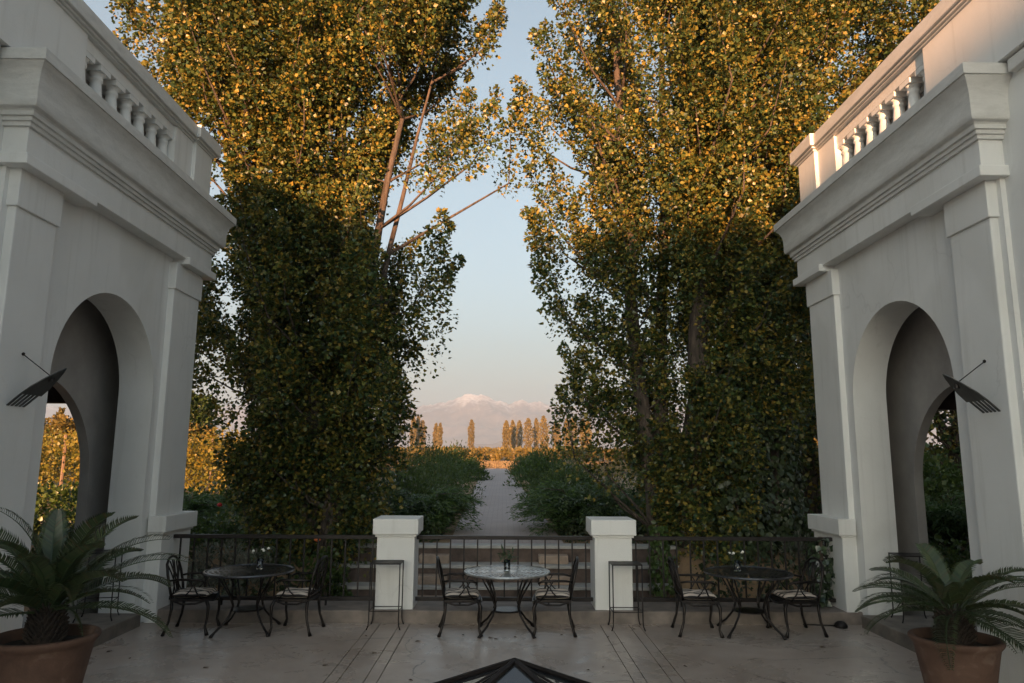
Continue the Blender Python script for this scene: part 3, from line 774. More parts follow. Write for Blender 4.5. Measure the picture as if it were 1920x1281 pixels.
def make_palm(loc, rim, hgt, lab, seed, nfr, elo, ehi, scl):
    rg = random.Random(seed)
    o = thing('potted_palm', lab, 'potted palm', loc, rg.random()*6)
    r_ = rim/2
    pr = [(r_*0.60, 0.0), (r_*0.62, 0.01), (r_*0.74, hgt*0.40), (r_*0.85, hgt*0.74), (r_*0.90, hgt*0.885), (r_*0.925, hgt*0.90), (r_*0.97, hgt*0.93), (r_*1.0, hgt*0.96), (r_*1.0, hgt*0.985), (r_*0.97, hgt), (r_*0.90, hgt), (r_*0.87, hgt*0.97), (r_*0.82, hgt*0.86)]
    MB().lathe(pr, 48, cap=False).build('pot', 'terracotta', o, True)
    so = MB(); zt = hgt*0.875
    for k in range(7):
        for j in range(28):
            a = 6.283*j/28; rr = r_*0.86*k/6; so.v.append((rr*math.cos(a), rr*math.sin(a), zt+0.03*(1-k/6)+rg.uniform(-.012, .012)))
    for k in range(6):
        for j in range(28): so.f.append((k*28+j, k*28+(j+1) % 28, (k+1)*28+(j+1) % 28, (k+1)*28+j))
    so.build('soil', 'soil', o, True)
    top = zt+0.30
    tk = MB()
    tk.lathe([(0.115, zt-0.02), (0.125, zt+0.07), (0.115, zt+0.17), (0.10, zt+0.26), (0.06, top)], 20)
    for k in range(190):    # old leaf bases
        a = k*2.39996; z = zt+0.02+0.27*k/190; rr = 0.115-0.03*(k/190)**2
        c, s_ = math.cos(a), math.sin(a); e = rr+0.035+0.02*rg.random()
        tk.tube([(rr*0.9*c, rr*0.9*s_, z), (e*c, e*s_, z+0.045+0.02*rg.random())], [0.017, 0.006], 4)
    tk.build('trunk', 'palm_trunk', o)
    for k in range(nfr):
        t = k/(nfr-1)
        el = R(ehi+(elo-ehi)*t**0.85+rg.uniform(-6, 6))
        f = link('frond', FR[k % 4], o)
        a = k*2.39996+rg.uniform(-.15, .15)
        f.location = (0.05*math.cos(a), 0.05*math.sin(a), top-0.04+0.02*(1-t))
        f.rotation_euler = (rg.uniform(-.25, .25), -el, a)
        q = scl*rg.uniform(0.9, 1.08); f.scale = (q, q, q)
make_palm((-3.70, 6.2, 0), 0.80, 0.68, 'large potted palm with tall upright and spreading fronds in terracotta pot', 5, 31, 4, 80, 1.05)
make_palm((3.86, 6.4, 0), 0.72, 0.64, 'potted palm with low drooping fronds in terracotta pot beside sunlit wing', 8, 27, -6, 54, 0.92)

# ------------------------------------------------------------------ trees
def tree_skeleton(mb, stems, seg=9):
    for pts, r0, r1 in stems:
        n = len(pts)
        mb.tube(pts, [r0+(r1-r0)*(i/(n-1))**0.8 for i in range(n)], seg)
def bend(p0, p1, k, rg, amt):
    out = []
    for i in range(k+1):
        t = i/k; q = Vector(p0).lerp(Vector(p1), t)
        if 0 < i < k: q += Vector((rg.uniform(-1, 1), rg.uniform(-1, 1), 0))*amt
        out.append(q)
    return out

def big_tree(name, lab, yc, depth, profile, stems, nclus, npc, seed, extra=(), gap=-0.30, leaf=0.068, trunkmat='bark', base=None, rad=0.30):
    """profile: list of (z, x_left, x_right)"""
    rng = np.random.default_rng(seed); rg = random.Random(seed)
    o = thing(name, lab, 'tree', base)
    bx_, by_, bz_ = base
    pz = np.array([q[0] for q in profile]); pl = np.array([q[1] for q in profile]); pr = np.array([q[2] for q in profile])
    width = pr-pl
    zs = rng.uniform(pz[0], pz[-1], nclus*6)
    keep = rng.random(len(zs)) < (np.interp(zs, pz, width)/width.max())
    zs = zs[keep]
    xl = np.interp(zs, pz, pl); xr = np.interp(zs, pz, pr)
    ph = rng.uniform(0, 2*np.pi, len(zs)); rr = rng.beta(2.2, 1.25, len(zs))
    dp = depth*np.clip((xr-xl)/width.max()*1.3, 0.35, 1)
    C = np.stack([(xl+xr)/2+np.cos(ph)*rr*(xr-xl)/2, yc+np.sin(ph)*rr*dp, zs], 1)
    ctr = np.stack([(xl+xr)/2, np.full(len(zs), yc), zs], 1)
    C = ctr+(C-ctr)*np.clip(1-0.03+0.17*vnoise(C*np.array([1, 1, 0.6]), seed+3, 0.33), 0.45, 1.12)[:, None]
    nz = vnoise(C*np.array([1, 1, 0.5]), seed+9, 0.48)
    C = C[nz > gap][:nclus//6]
    if len(extra): C = np.concatenate([C, np.array(extra)])
    cx = np.interp(C[:, 2], pz, (pl+pr)/2)
    out = unit(np.stack([C[:, 0]-cx, C[:, 1]-yc, np.zeros(len(C))], 1))
    axis = unit(out*rng.uniform(0.25, 0.75, len(C))[:, None]+np.array([0, 0, 1.0])+rng.normal(size=(len(C), 3))*0.16)
    plen = rng.uniform(0.7, 1.7, len(C))
    TIP, AX = C, axis
    K = 6; CC, RR = [], []
    for k in range(K):
        t_ = k/(K-1)
        CC.append(TIP-AX*(plen*t_)[:, None]+rng.normal(size=TIP.shape)*0.07); RR.append((0.10+0.185*t_**0.8)*rad/0.30*rng.uniform(0.8, 1.2, len(TIP)))
    C = np.concatenate(CC); RR = np.concatenate(RR); out = unit(np.concatenate([out*0.8+AX*0.4]*K))
    P, D, Nn = sprigs(rng, C, out, npc, RR, flat=1.15)
    ok = P[:, 2] > 0.15
    P, D, Nn = P[ok], D[ok], Nn[ok]
    L = leaf*rng.uniform(0.5, 1.4, len(P))
    cr = leaf_mesh('crown', P-np.array(base), D, Nn, L, L*0.92, 'leaf_poplar', o)
    tk = MB()
    S_ = []
    for (p0, p1, r0, r1, am) in stems:
        pts = bend(p0, p1, 9, rg, am); S_.append(pts); tree_skeleton(tk, [(pts, r0, r1)])
    tk.v = [(a-bx_, b_-by_, c_-bz_) for a, b_, c_ in tk.v]
    tk.build('trunk', trunkmat, o, True)
    br = MB()
    allp = [q for s_ in S_ for q in s_]
    arr = np.array([tuple(q) for q in allp])
    for c, ax_, pl_ in zip(TIP[::2], AX[::2], plen[::2]):
        e = Vector(c); b0 = e-Vector(ax_)*float(pl_)*0.95
        d2 = (arr[:, 0]-b0.x)**2+(arr[:, 1]-b0.y)**2
        h_ = np.sqrt(d2); want = b0.z-0.7*h_
        a = Vector(arr[int(np.argmin(h_+1.2*np.abs(arr[:, 2]-want)))])
        if a.z > e.z or (e-a).length > 3.6: continue
        lr = 0.008+0.004*(e-a).length
        br.tube([a, a.lerp(b0, 0.55)+Vector((rg.uniform(-.1, .1), rg.uniform(-.1, .1), -0.05)), b0, b0.lerp(e, 0.5), e], [lr*1.7, lr*1.2, lr*0.8, lr*0.5, lr*0.2], 4, False)
    br.v = [(a-bx_, b_-by_, c_-bz_) for a, b_, c_ in br.v]
    br.build('branches', trunkmat, o, True)
    return o

def prow(y, rows):     # silhouette rows in photo pixels -> metres at depth y
    out = []
    for py, a, b_ in rows:
        k = 14 if py < 420 else -16
        A, B = aty(a+k, py, y), aty(b_-k, py, y)
        out.append((A.z, A.x, B.x))
    return sorted(out)
YL = 12.7
profL = prow(YL, [(-330, 470, 760), (-180, 330, 860), (-60, 215, 925), (0, 210, 930), (60, 222, 900), (130, 240, 840), (200, 275, 800), (260, 335, 775), (320, 370, 790), (400, 385, 815), (470, 372, 815), (530, 366, 790), (600, 366, 762), (660, 366, 766), (740, 372, 785), (800, 400, 778), (880, 440, 745), (960, 470, 740), (1030, 540, 700), (1060, 590, 690)])
exL = []
rngx = np.random.default_rng(77)
for (a, b_) in ((870, 150), (890, 190), (915, 205), (940, 225), (850, 215), (960, 205), (930, 175), (880, 235), (820, 250), (925, 25), (905, 50), (940, 10), (830, 400), (845, 430), (838, 505), (815, 520), (850, 490)):
    q = aty(a, b_, YL+rngx.uniform(-0.8, 0.8)); exL.append(tuple(q))
def W(px, py, y): return tuple(aty(px, py, y))
bL = (-3.3, 12.5, 0.0)
stL = [((-3.45, 12.6, 0.0), W(640, 240, 12.7), 0.34, 0.10, 0.06), (W(640, 240, 12.7), W(690, -220, 12.8), 0.10, 0.04, 0.08),
       ((-3.7, 12.7, 0.0), W(475, 150, 12.8), 0.26, 0.10, 0.07), (W(475, 150, 12.8), W(470, -260, 13.0), 0.10, 0.04, 0.06),
       ((-2.95, 12.4, 0.0), W(745, 260, 12.6), 0.16, 0.05, 0.08), (W(745, 260, 12.6), W(770, -60, 12.9), 0.05, 0.012, 0.06), (W(560, 900, 12.7), W(535, -100, 13.2), 0.16, 0.05, 0.06),
       ((-3.0, 12.2, 0.05), W(830, 60, 12.9), 0.11, 0.012, 0.10)]
big_tree('poplar_tree', 'tall golden topped poplar rising behind railing on the shaded wing side', YL, 2.3, profL, stL, 4700, 80, 11, exL, base=bL)
YR = 13.2
profR = prow(YR, [(-330, 1150, 1600), (-180, 1060, 1720), (-60, 1000, 1780), (0, 990, 1770), (80, 985, 1720), (150, 985, 1680), (250, 990, 1620), (330, 1000, 1590), (400, 1012, 1570), (470, 1058, 1560), (550, 1105, 1545), (650, 1140, 1530), (720, 1148, 1520), (790, 1148, 1490), (860, 1165, 1480), (940, 1170, 1475), (1020, 1200, 1475), (1090, 1230, 1470)])
exR = []
for (a, b_) in ((975, 160), (965, 205), (985, 235), (1000, 330), (1000, 395), (1010, 405), (1015, 490), (1030, 500), (1050, 575), (1050, 665), (1075, 690), (1055, 740), (1090, 660), (1095, 725), (1110, 690), (1080, 760), (1095, 640), (1110, 745), (1000, 410)):
    q = aty(a, b_, YR+rngx.uniform(-0.8, 0.8)); exR.append(tuple(q))
bR = (3.3, 13.0, 0.1)
stR = [((2.75, 13.2, 0.1), W(1175, 420, 13.2), 0.17, 0.10, 0.07), (W(1175, 420, 13.2), W(1130, -200, 13.3), 0.10, 0.03, 0.08),
       ((3.3, 12.9, 0.1), W(1320, 480, 12.9), 0.32, 0.16, 0.05), (W(1320, 480, 12.9), W(1340, -260, 13.2), 0.16, 0.07, 0.06),
       ((3.9, 13.1, 0.1), W(1375, 60, 13.2), 0.28, 0.09, 0.06), (W(1375, 60, 13.2), W(1385, -260, 13.3), 0.09, 0.05, 0.05),
       ((4.6, 13.2, 0.1), W(1450, 560, 13.4), 0.27, 0.15, 0.04), (W(1450, 560, 13.4), W(1500, -150, 13.6), 0.15, 0.05, 0.07),
       ((2.9, 13.2, 0.1), W(1240, 100, 13.5), 0.18, 0.05, 0.08)]
big_tree('poplar_tree', 'broad multi-stemmed golden poplar behind the overgrown railing near sunlit wing', YR, 2.6, profR, stR, 5300, 80, 23, exR, base=bR)

# ivy climbing the lower stems of the broad poplar, light green at its edge
def ivy(name, lab, pts, rads, n, seed, mat, leaf):
    rng = np.random.default_rng(seed)
    pts = np.array(pts); rads = np.array(rads)
    t = rng.random(n)*(len(pts)-1); i = np.minimum(t.astype(int), len(pts)-2); f = (t-i)[:, None]
    c = pts[i]*(1-f)+pts[i+1]*f; r_ = rads[i]*(1-f[:, 0])+rads[i+1]*f[:, 0]
    a = rng.uniform(0, 6.283, n)
    o_ = np.stack([np.cos(a), np.sin(a), np.zeros(n)], 1)
    P = c+o_*(r_*rng.uniform(0.85, 1.15, n))[:, None]
    D = unit(o_*0.35+rng.normal(size=(n, 3))*0.4+np.array([0, 0, -0.8])); Nn = unit(o_+rng.normal(size=(n, 3))*0.35)
    L = leaf*rng.uniform(0.6, 1.25, n)
    base = pts[0]
    o = thing(name, lab, 'plant', tuple(base))
    leaf_mesh('foliage', P-base, D, Nn, L, L*0.95, mat, o)
    MB().tube([tuple(q-base) for q in pts], 0.03, 5).build('stem', 'bark_dark', o)
ivy('climbing_ivy', 'dark ivy wrapping a poplar stem behind the table by overgrown railing', [W(1390, 1090, 12.6), W(1380, 900, 12.7), W(1385, 740, 12.8), W(1380, 620, 12.9)], [0.62, 0.50, 0.42, 0.25], 3800, 41, 'leaf_ivy', 0.11)
ivy('climbing_ivy', 'dark ivy wrapping the poplar stem closest to the sunlit wing', [W(1462, 1080, 12.9), W(1455, 850, 13.0), W(1450, 650, 13.2)], [0.40, 0.36, 0.28], 2600, 42, 'leaf_ivy', 0.11)
ivy('leafy_creeper', 'light green creeper hanging beside the pedestal on the sunlit wing side', [W(1243, 1112, 11.6), W(1238, 1050, 11.6), W(1232, 985, 11.7)], [0.16, 0.15, 0.10], 520, 43, 'leaf_fresh', 0.075)
ivy('leafy_creeper', 'green creeper covering the railing end at the sunlit wing', [(4.33, 10.16, 0.20), (4.36, 10.14, 0.6), (4.36, 10.12, 1.08)], [0.08, 0.11, 0.10], 220, 44, 'leaf_glossy', 0.095)

# ------------------------------------------------------------------ shrubs
def shrub(name, lab, c, r, mat, n, leaf, seed, cat='shrub', aspect=0.92, up=0.35, group=None, stems=7, ncl=60, shell=0.75):
    rng = np.random.default_rng(seed); rg = random.Random(seed)
    rx, ry, rz_ = r
    o = thing(name, lab, cat, c, 0, group)
    d = unit(rng.normal(size=(ncl, 3))); d[:, 2] = np.abs(d[:, 2])*1.0-0.12
    k = rng.beta(4, 1.6, ncl)[:, None]
    C = d*k*np.array([rx, ry, rz_*0.95])
    C[:, 2] = np.maximum(C[:, 2], 0.05)
    C *= (1+0.16*vnoise(C+np.array(c), seed, 0.8/max(rx, 0.3)))[:, None]
    npc = n//ncl
    P, D, Nn = sprigs(rng, C, unit(d+np.array([0, 0, up])), npc, 0.30*min(rx, ry, rz_)*rng.uniform(0.7, 1.3, ncl), droop=-up*0.5)
    P[:, 2] = np.maximum(P[:, 2], 0.02)
    L = leaf*rng.uniform(0.6, 1.3, len(P))
    leaf_mesh('foliage', P, D, Nn, L, L*aspect, mat, o, wide=0.42)
    sm = MB()
    for q in range(stems):
        e = C[rg.randrange(ncl)]
        sm.tube([(0.08*rg.uniform(-1, 1), 0.08*rg.uniform(-1, 1), -0.03), (e[0]*0.5, e[1]*0.5, e[2]*0.65), tuple(e)], [0.022, 0.014, 0.005], 5)
    sm.build('stems', 'bark_dark', o)
    return o
def juniper(lab, c, r, seed, n=2600):
    """spreading juniper: layered arching sprays of fine needles"""
    rng = np.random.default_rng(seed); rx, ry, rz_ = r
    o = thing('juniper_shrub', lab, 'shrub', c)
    nb = n//22; T_ = 20
    a = rng.uniform(0, 6.283, nb); ln = rng.uniform(0.55, 1.08, nb)*(1+0.12*np.sin(3*a+seed))
    h0 = rz_*rng.uniform(0.0, 0.5, nb); rise = rz_*rng.uniform(0.15, 0.62, nb)*(1.25-0.5*ln)
    Ps, Ds, Ns, Ls = [], [], [], []
    sm = MB()
    for i in range(T_):
        t = 0.12+0.88*i/(T_-1)
        r_ = ln*t
        p = np.stack([np.cos(a)*rx*r_, np.sin(a)*ry*r_, h0+rise*np.sin(2.1*t)-0.10*t*t], 1)
        d = unit(np.stack([np.cos(a), np.sin(a), 0.55*np.cos(2.1*t)*np.ones(nb)-0.12*t], 1))
        for sd_ in (-1, 1):
            for q in range(4):
                side = np.stack([-np.sin(a), np.cos(a), np.zeros(nb)], 1)*sd_
                dd = unit(d*rng.uniform(0.6, 1.2, (nb, 1))+side*rng.uniform(0.2, 0.9, (nb, 1))+rng.normal(size=(nb, 3))*0.22)
                Ps.append(p+side*rng.uniform(0, 0.12, (nb, 1))+rng.normal(size=(nb, 3))*0.03); Ds.append(dd)
                Ns.append(unit(rng.normal(size=(nb, 3))*0.5+np.array([0, 0, 1]))); Ls.append(rng.uniform(0.08, 0.17, nb)*(1.2-0.45*t))
    P = np.concatenate(Ps); P[:, 2] = np.maximum(P[:, 2], 0.01)
    L = np.concatenate(Ls)
    leaf_mesh('foliage', P, np.concatenate(Ds), np.concatenate(Ns), L, L*0.20, 'leaf_juniper', o, wide=0.4)
    for b in range(0, nb, 4):
        sm.tube([(0, 0, -0.02), (math.cos(a[b])*rx*ln[b]*.45, math.sin(a[b])*ry*ln[b]*.45, h0[b]+rise[b]*.75), (math.cos(a[b])*rx*ln[b]*.9, math.sin(a[b])*ry*ln[b]*.9, h0[b]+rise[b]*.85)], [0.022, 0.014, 0.005], 4)
    sm.build('stems', 'bark_dark', o)
def G(x, y, dz=0.0): return (x, y, gz(x, y)+dz)
juniper('low spreading juniper left of the path head, beside a glossy leaved shrub', G(-1.62, 14.9), (1.2, 1.5, 0.92), 51, 3000)
juniper('wide spreading juniper on the path edge beneath the broad poplar', G(1.68, 15.2), (1.55, 1.8, 1.1), 52, 4200)
juniper('spreading juniper outside the archway of the sunlit wing', G(7.7, 12.7), (1.35, 1.2, 1.1), 53, 2400)
juniper('spreading juniper by the foot of the shaded wing, under the vines', G(-6.6, 15.0), (1.5, 1.3, 0.75), 54, 1800)
shrub('glossy_shrub', 'dark glossy leaved shrub at the foot of the tall poplar', G(-2.75, 14.2), (0.95, 0.9, 1.75), 'leaf_glossy', 5200, 0.062, 61, ncl=70)
# shrubs lining the path, alternating and receding
for i, (x, y, rx, rz_, lab) in enumerate(((-2.5, 19.5, 1.35, 1.35, 'dense dark green shrub just beyond the low spreading juniper'), (-2.35, 24.5, 1.6, 1.95, 'second tall shrub along the path past the low juniper'),
        (-2.6, 31, 1.5, 1.55, 'third tall shrub along the path past the low juniper'), (-2.4, 39, 1.7, 1.95, 'farthest shaded shrub on the low juniper side of path'), (-2.0, 47, 1.1, 1.2, 'sunlit round shrub at path end on low juniper side'),
        (2.1, 20, 1.3, 1.05, 'dense shrub just beyond the wide spreading juniper'), (2.25, 25, 1.35, 1.5, 'second shrub along the path past the wide juniper'),
        (2.35, 32, 1.8, 2.0, 'third shrub along the path past the wide juniper'), (2.3, 40, 1.5, 1.45, 'golden tipped shrub on the wide juniper side of path'), (2.1, 48, 1.4, 1.4, 'sunlit shrub at path end on wide juniper side'),
        (5.6, 22, 1.8, 2.0, 'tall shrub under the broad poplar away from the path'), (-6.0, 22, 1.8, 1.9, 'tall shrub behind the tall poplar away from the path'))):
    shrub('path_shrub', lab, G(x-0.014*(y-13)*0.8, y), (rx*0.98, 1.9, rz_*1.02), ('leaf_shrub', 'leaf_shrub', 'leaf_fresh', 'leaf_vine_green', 'leaf_fresh', 'leaf_vine_green', 'leaf_shrub', 'leaf_fresh', 'leaf_vine_green', 'leaf_fresh', 'leaf_shrub', 'leaf_shrub')[i], 7000 if y < 30 else 4500, 0.10 if y < 30 else 0.15, 100+i, up=0.9, aspect=0.42, ncl=90, group='shrubs along the path')
shrub('lavender_clump', 'grey green feathery clump behind railing by the shaded wing', (-4.1, 11.35, 0.0), (0.95, 0.5, 1.05), 'leaf_silver', 5200, 0.075, 71, 'plant', 0.22, 1.2, ncl=40)
shrub('lavender_clump', 'grey green feathery clump behind railing by the sunlit wing', (5.0, 12.0, 0.25), (0.45, 0.45, 0.75), 'leaf_silver', 2000, 0.075, 72, 'plant', 0.22, 1.2, ncl=30)
shrub('rose_bush', 'leafy rose bush behind the railing by the sunlit wing', (5.3, 13.2, 0.5), (0.8, 0.7, 0.9), 'leaf_shrub', 2600, 0.06, 73, ncl=40)
rb = shrub('rose_bush', 'rose bush with a red bloom behind the lavender clump', (-5.0, 12.9, 0.4), (0.85, 0.7, 0.95), 'leaf_shrub', 2600, 0.06, 74, ncl=40)
def bloom(parent, loc, mat, r_):
    mb = MB()
    for q in range(3): mb.lathe([(r_*.1, -r_*.5), (r_*(.9-.2*q), -r_*.1+.2*r_*q), (r_*(1-.25*q), r_*.4+.1*r_*q), (r_*(.6-.15*q), r_*.8+.1*r_*q)], 9, cap=False)
    f = mb.build('bloom', mat, parent, True); f.location = loc
q = aty(412, 948, 12.2); bloom(rb, (q.x+5.0, q.y-12.9, q.z-0.4), 'flower_red', 0.045)
shrub('low_bush', 'low green bush outside the archway of the shaded wing', G(-8.9, 14.2), (1.6, 1.2, 1.0), 'leaf_shrub', 4000, 0.09, 75, ncl=50)
shrub('low_bush', 'dark bush under trees outside the archway of the sunlit wing', G(9.7, 15.9), (2.0, 1.4, 2.0), 'leaf_shrub', 4500, 0.11, 76, ncl=60)
shrub('low_bush', 'fresh green bush close outside the archway of the sunlit wing', G(7.15, 11.4), (0.9, 0.7, 0.75), 'leaf_shrub', 3200, 0.07, 78, ncl=50)
shrub('low_bush', 'dark green bush in front of the golden vines by shaded wing', G(-7.2, 17.0), (1.8, 1.2, 0.95), 'leaf_shrub', 4200, 0.08, 79, ncl=60)
ob = shrub('flowering_bush', 'small bush with an orange bloom at the foot of the tall poplar', (-2.75, 11.6, 0.0), (0.40, 0.35, 0.95), 'leaf_shrub', 1500, 0.06, 77, ncl=30)
q = aty(595, 1013, 11.25); bloom(ob, (q.x+2.75, q.y-11.6, q.z), 'flower_orange', 0.05)

for sd_, lab, x0, x1 in ((-1, 'leafy ground cover under the tall poplar', -9.5, -3.05), (1, 'leafy ground cover under the broad poplar', 3.05, 9.5)):
    rng = np.random.default_rng(600+sd_); n = 9000
    xv = rng.uniform(x0, x1, n); yv = rng.uniform(10.65, 14.5, n)
    xv[:2600] = sd_*rng.uniform(1.12, 3.1, 2600); yv[:2600] = rng.uniform(13.05, 18, 2600)
    zv = np.array([gz(a, b_) for a, b_ in zip(xv, yv)])+rng.random(n)**2*0.35
    P = np.stack([xv, yv, zv], 1)
    L = rng.uniform(0.05, 0.11, n)
    tag(leaf_mesh('ground_cover', P, rng.normal(size=(n, 3))*0.7+np.array([0, -.3, .6]), rng.normal(size=(n, 3))*0.7+np.array([0, -.3, 1]), L, L*0.8, 'leaf_ivy'), lab, 'ground cover', kind='stuff')

# ------------------------------------------------------------------ vines, far trees
def vine_row(lab, x0, x1, y, z0, z1, mat, n, leaf, seed, step=2.5, group='rows of trained vines', nm='vine_row'):
    rng = np.random.default_rng(seed)
    gx = (x0+x1)/2; g0 = gz(gx, y); Ln = x1-x0
    o = thing(nm, lab, 'vines', (gx, y, g0), 0, group)
    C = np.stack([rng.uniform(-Ln/2, Ln/2, n//30), rng.normal(size=n//30)*0.32, rng.uniform(z0, z1, n//30)], 1)
    C[:, 2] += 0.18*vnoise(C+np.array([gx, y, 0]), seed, 0.35)
    P, D, Nn = sprigs(rng, C, unit(rng.normal(size=C.shape)+np.array([0, -.4, .5])), 30, 0.32)
    P[:, 2] = np.maximum(P[:, 2], 0.1)
    L = leaf*rng.uniform(0.7, 1.3, len(P))
    tag(leaf_mesh('foliage', P, D, Nn, L, L*0.95, mat, o), kind='stuff')
    me = MB().tube([(0, 0, -0.05), (0.02, 0, z1*0.6), (0, 0, z1*0.95)], 0.045, 6).mesh('post', 'vine_post')
    k = int(Ln/step)
    for i in range(min(k, 24)):
        q = link('post', me, o); q.location.x = -Ln/2+(i+0.5)*Ln/k
for i, y in enumerate((21, 28, 37, 48)):
    vine_row(('golden vine row closest to the shaded wing', 'second golden vine row out from the shaded wing', 'third golden vine row out from the shaded wing', 'outermost golden vine row beyond the shaded wing')[i], -34, -7.6-i*2.0, y, 0.25, 2.1, 'leaf_vine', 26000 if i < 2 else 15000, 0.095 if i < 2 else 0.13, 200+i, 3.0)
for i, y in enumerate((26, 33, 42)):
    vine_row(('green vine trellis on posts closest to the sunlit wing', 'second green vine trellis out from the sunlit wing', 'third green vine trellis out from the sunlit wing')[i], 7.5, 24, y, 0.95, 1.55, 'leaf_vine_green', 9000, 0.14, 220+i, 1.3)
vine_row('golden vine row far out beyond the trellises', 20, 70, 85, 0.5, 1.9, 'leaf_vine', 8000, 0.3, 230, 4)
for i, y in enumerate((98, 108, 120, 135)):
    vine_row(('front row of the far golden vineyard across the path end', 'second row of the far golden vineyard', 'third row of the far golden vineyard', 'fourth row of the far golden vineyard')[i], -45, 40, y, 0.2, 1.4, 'leaf_far', 9000, 0.34, 240+i, 4)
# the vineyard beyond, too far to count
rng = np.random.default_rng(9); n = 26000
yv = 150+rng.random(n)**1.3*330; xv = rng.uniform(-1, 1, n)*yv*0.42
P = np.stack([xv, yv, 0.62+SLOPE*(yv-12.6)+rng.uniform(0, 1.5, n)], 1)
tag(leaf_mesh('vineyard', P, rng.normal(size=(n, 3)), rng.normal(size=(n, 3)), rng.uniform(0.7, 1.4, n), rng.uniform(0.7, 1.3, n), 'leaf_far'), 'far golden vineyard stretching to the line of poplars', 'vineyard', kind='stuff')

# dry grass on the sunlit clearing at the path end
rng = np.random.default_rng(19); n = 26000
yv = 46+rng.random(n)**1.2*52; xv = rng.uniform(-1, 1, n)*(5+yv*0.16)-0.1
kp = (np.abs(xv+0.5) > 1.0) | (yv > 62)
P = np.stack([xv, yv, 0.62+SLOPE*(yv-12.6)], 1)[kp]; n = len(P)
tag(leaf_mesh('dry_grass', P, rng.normal(size=(n, 3))*0.45+np.array([0, 0, 1]), rng.normal(size=(n, 3)), rng.uniform(0.10, 0.28, n), rng.uniform(0.05, 0.12, n), 'leaf_straw'), 'short golden dry grass on the clearing where the path ends', 'grass', kind='stuff')

def column_tree(name, lab, px, ytop, ybase, y, wpx, seed, mat='leaf_far', n=1500, leaf=0.75, group=None, cone=False):
    rng = np.random.default_rng(seed)
    A = aty(px, ytop, y); g0 = gz(A.x, y); hgt = A.z-g0; wr = wpx/F_PX*y/2
    o = thing(name, lab, 'tree', (A.x, y, g0), 0, group)
    t = rng.random(n); a = rng.uniform(0, 6.283, n)
    w_ = wr*((1-t)**0.8 if cone else np.minimum(1, 0.55+1.5*t)*np.clip((1-t)*3.2, 0, 1)**0.6)
    k = rng.beta(3, 1.3, n)
    P = np.stack([np.cos(a)*k*w_, np.sin(a)*k*w_, hgt*(0.06+0.92*t)], 1)
    P[:, :2] *= (1+0.22*vnoise(P, seed, 2.0/hgt*2))[:, None]
    D = unit(np.stack([np.cos(a)*.4, np.sin(a)*.4, np.ones(n)], 1)+rng.normal(size=(n, 3))*.5)
    leaf_mesh('crown', P, D, rng.normal(size=(n, 3)), leaf*rng.uniform(.6, 1.3, n), leaf*0.6*rng.uniform(.6, 1.3, n), mat, o)
    MB().tube([(0, 0, -0.2), (0, 0, hgt*.5), (0, 0, hgt*.9)], [wr*.14, wr*.09, wr*.03], 6).build('trunk', 'bark_dark', o)
far = [(340, 285, 34), (372, 285, 34), (400, 315, 38), (490, 335, 30), (518, 335, 30), (727, 310, 40), (958, 318, 46), (1000, 315, 40), (1045, 315, 44), (1105, 300, 58), (1157, 300, 36), (1207, 285, 58), (1290, 318, 52), (1360, 305, 40), (1400, 300, 54), (1470, 305, 44), (1500, 320, 44)]
rg = random.Random(5)
for i, (u, vv, w_) in enumerate(far):
    y = 330+rg.uniform(-30, 30)
    lab = ('slim poplar of the distant trio half hidden by the tall near poplar' if u < 450 else 'slim poplar of the distant close pair' if u < 600 else
           'solitary slim golden poplar standing alone before the snowy mountain' if u < 800 else 'slim poplar of the distant trio next to the solitary one' if u < 1080 else
           'slim poplar in the tallest middle part of the distant row' if u < 1250 else 'distant slim poplar standing in a gap of its row' if u < 1320 else
           'slim poplar of the joined pair in the distant row' if u < 1450 else 'slim distant poplar showing through the leaves of the broad poplar')
    column_tree('distant_poplar', lab, 680+u/3.556, 700+vv/3.556, 0, y, w_/3.556*1.12, 300+i, group='distant slim poplars')
def round_tree(name, lab, px, pyc, y, rpx, rzpx, mat, seed, n=5000, leaf=0.2):
    A = aty(px, pyc, y); r_ = rpx/F_PX*y; rz_ = rzpx/F_PX*y; g0 = gz(A.x, y)
    rng = np.random.default_rng(seed)
    o = thing(name, lab, 'tree', (A.x, y, g0))
    ncl = 70; d = unit(rng.normal(size=(ncl, 3))); C = d*rng.beta(3.5, 1.5, ncl)[:, None]*np.array([r_, r_, rz_]); C += np.array([0, 0, A.z-g0])
    C *= 1
    P, D, Nn = sprigs(rng, C, unit(d+np.array([0, 0, .3])), n//ncl, 0.26*r_*rng.uniform(.6, 1.3, ncl))
    P[:, 2] = np.maximum(P[:, 2], 0.05)
    L = leaf*rng.uniform(.6, 1.3, len(P))
    leaf_mesh('crown', P, D, Nn, L, L*.8, mat, o)
    tk = MB(); tk.tube([(0, 0, -0.1), (0.1, 0, (A.z-g0)*.5), (0, 0, A.z-g0)], [r_*.12, r_*.09, r_*.05], 7)
    for q in range(10): tk.tube([(0.05, 0, (A.z-g0)*.45), tuple(C[q*5]*np.array([.5, .5, .85])), tuple(C[q*5])], [r_*.05, r_*.03, r_*.01], 5)
    tk.build('trunk', 'bark_dark', o, True)
round_tree('garden_tree', 'grey green feathery tree behind the golden vines', 372, 775, 46, 34, 50, 'leaf_shrub', 401, 5000, 0.2)
round_tree('garden_tree', 'orange lit bushy tree among the golden vines', 362, 835, 40, 42, 36, 'leaf_far', 402, 6000, 0.2)
round_tree('garden_tree', 'golden bushy tree seen through the archway of the shaded wing', 112, 830, 40, 42, 46, 'leaf_far', 403, 6500, 0.22)
round_tree('garden_tree', 'golden bushy tree left of the archway jamb of shaded wing', 60, 825, 44, 40, 40, 'leaf_far', 404, 4000, 0.22)
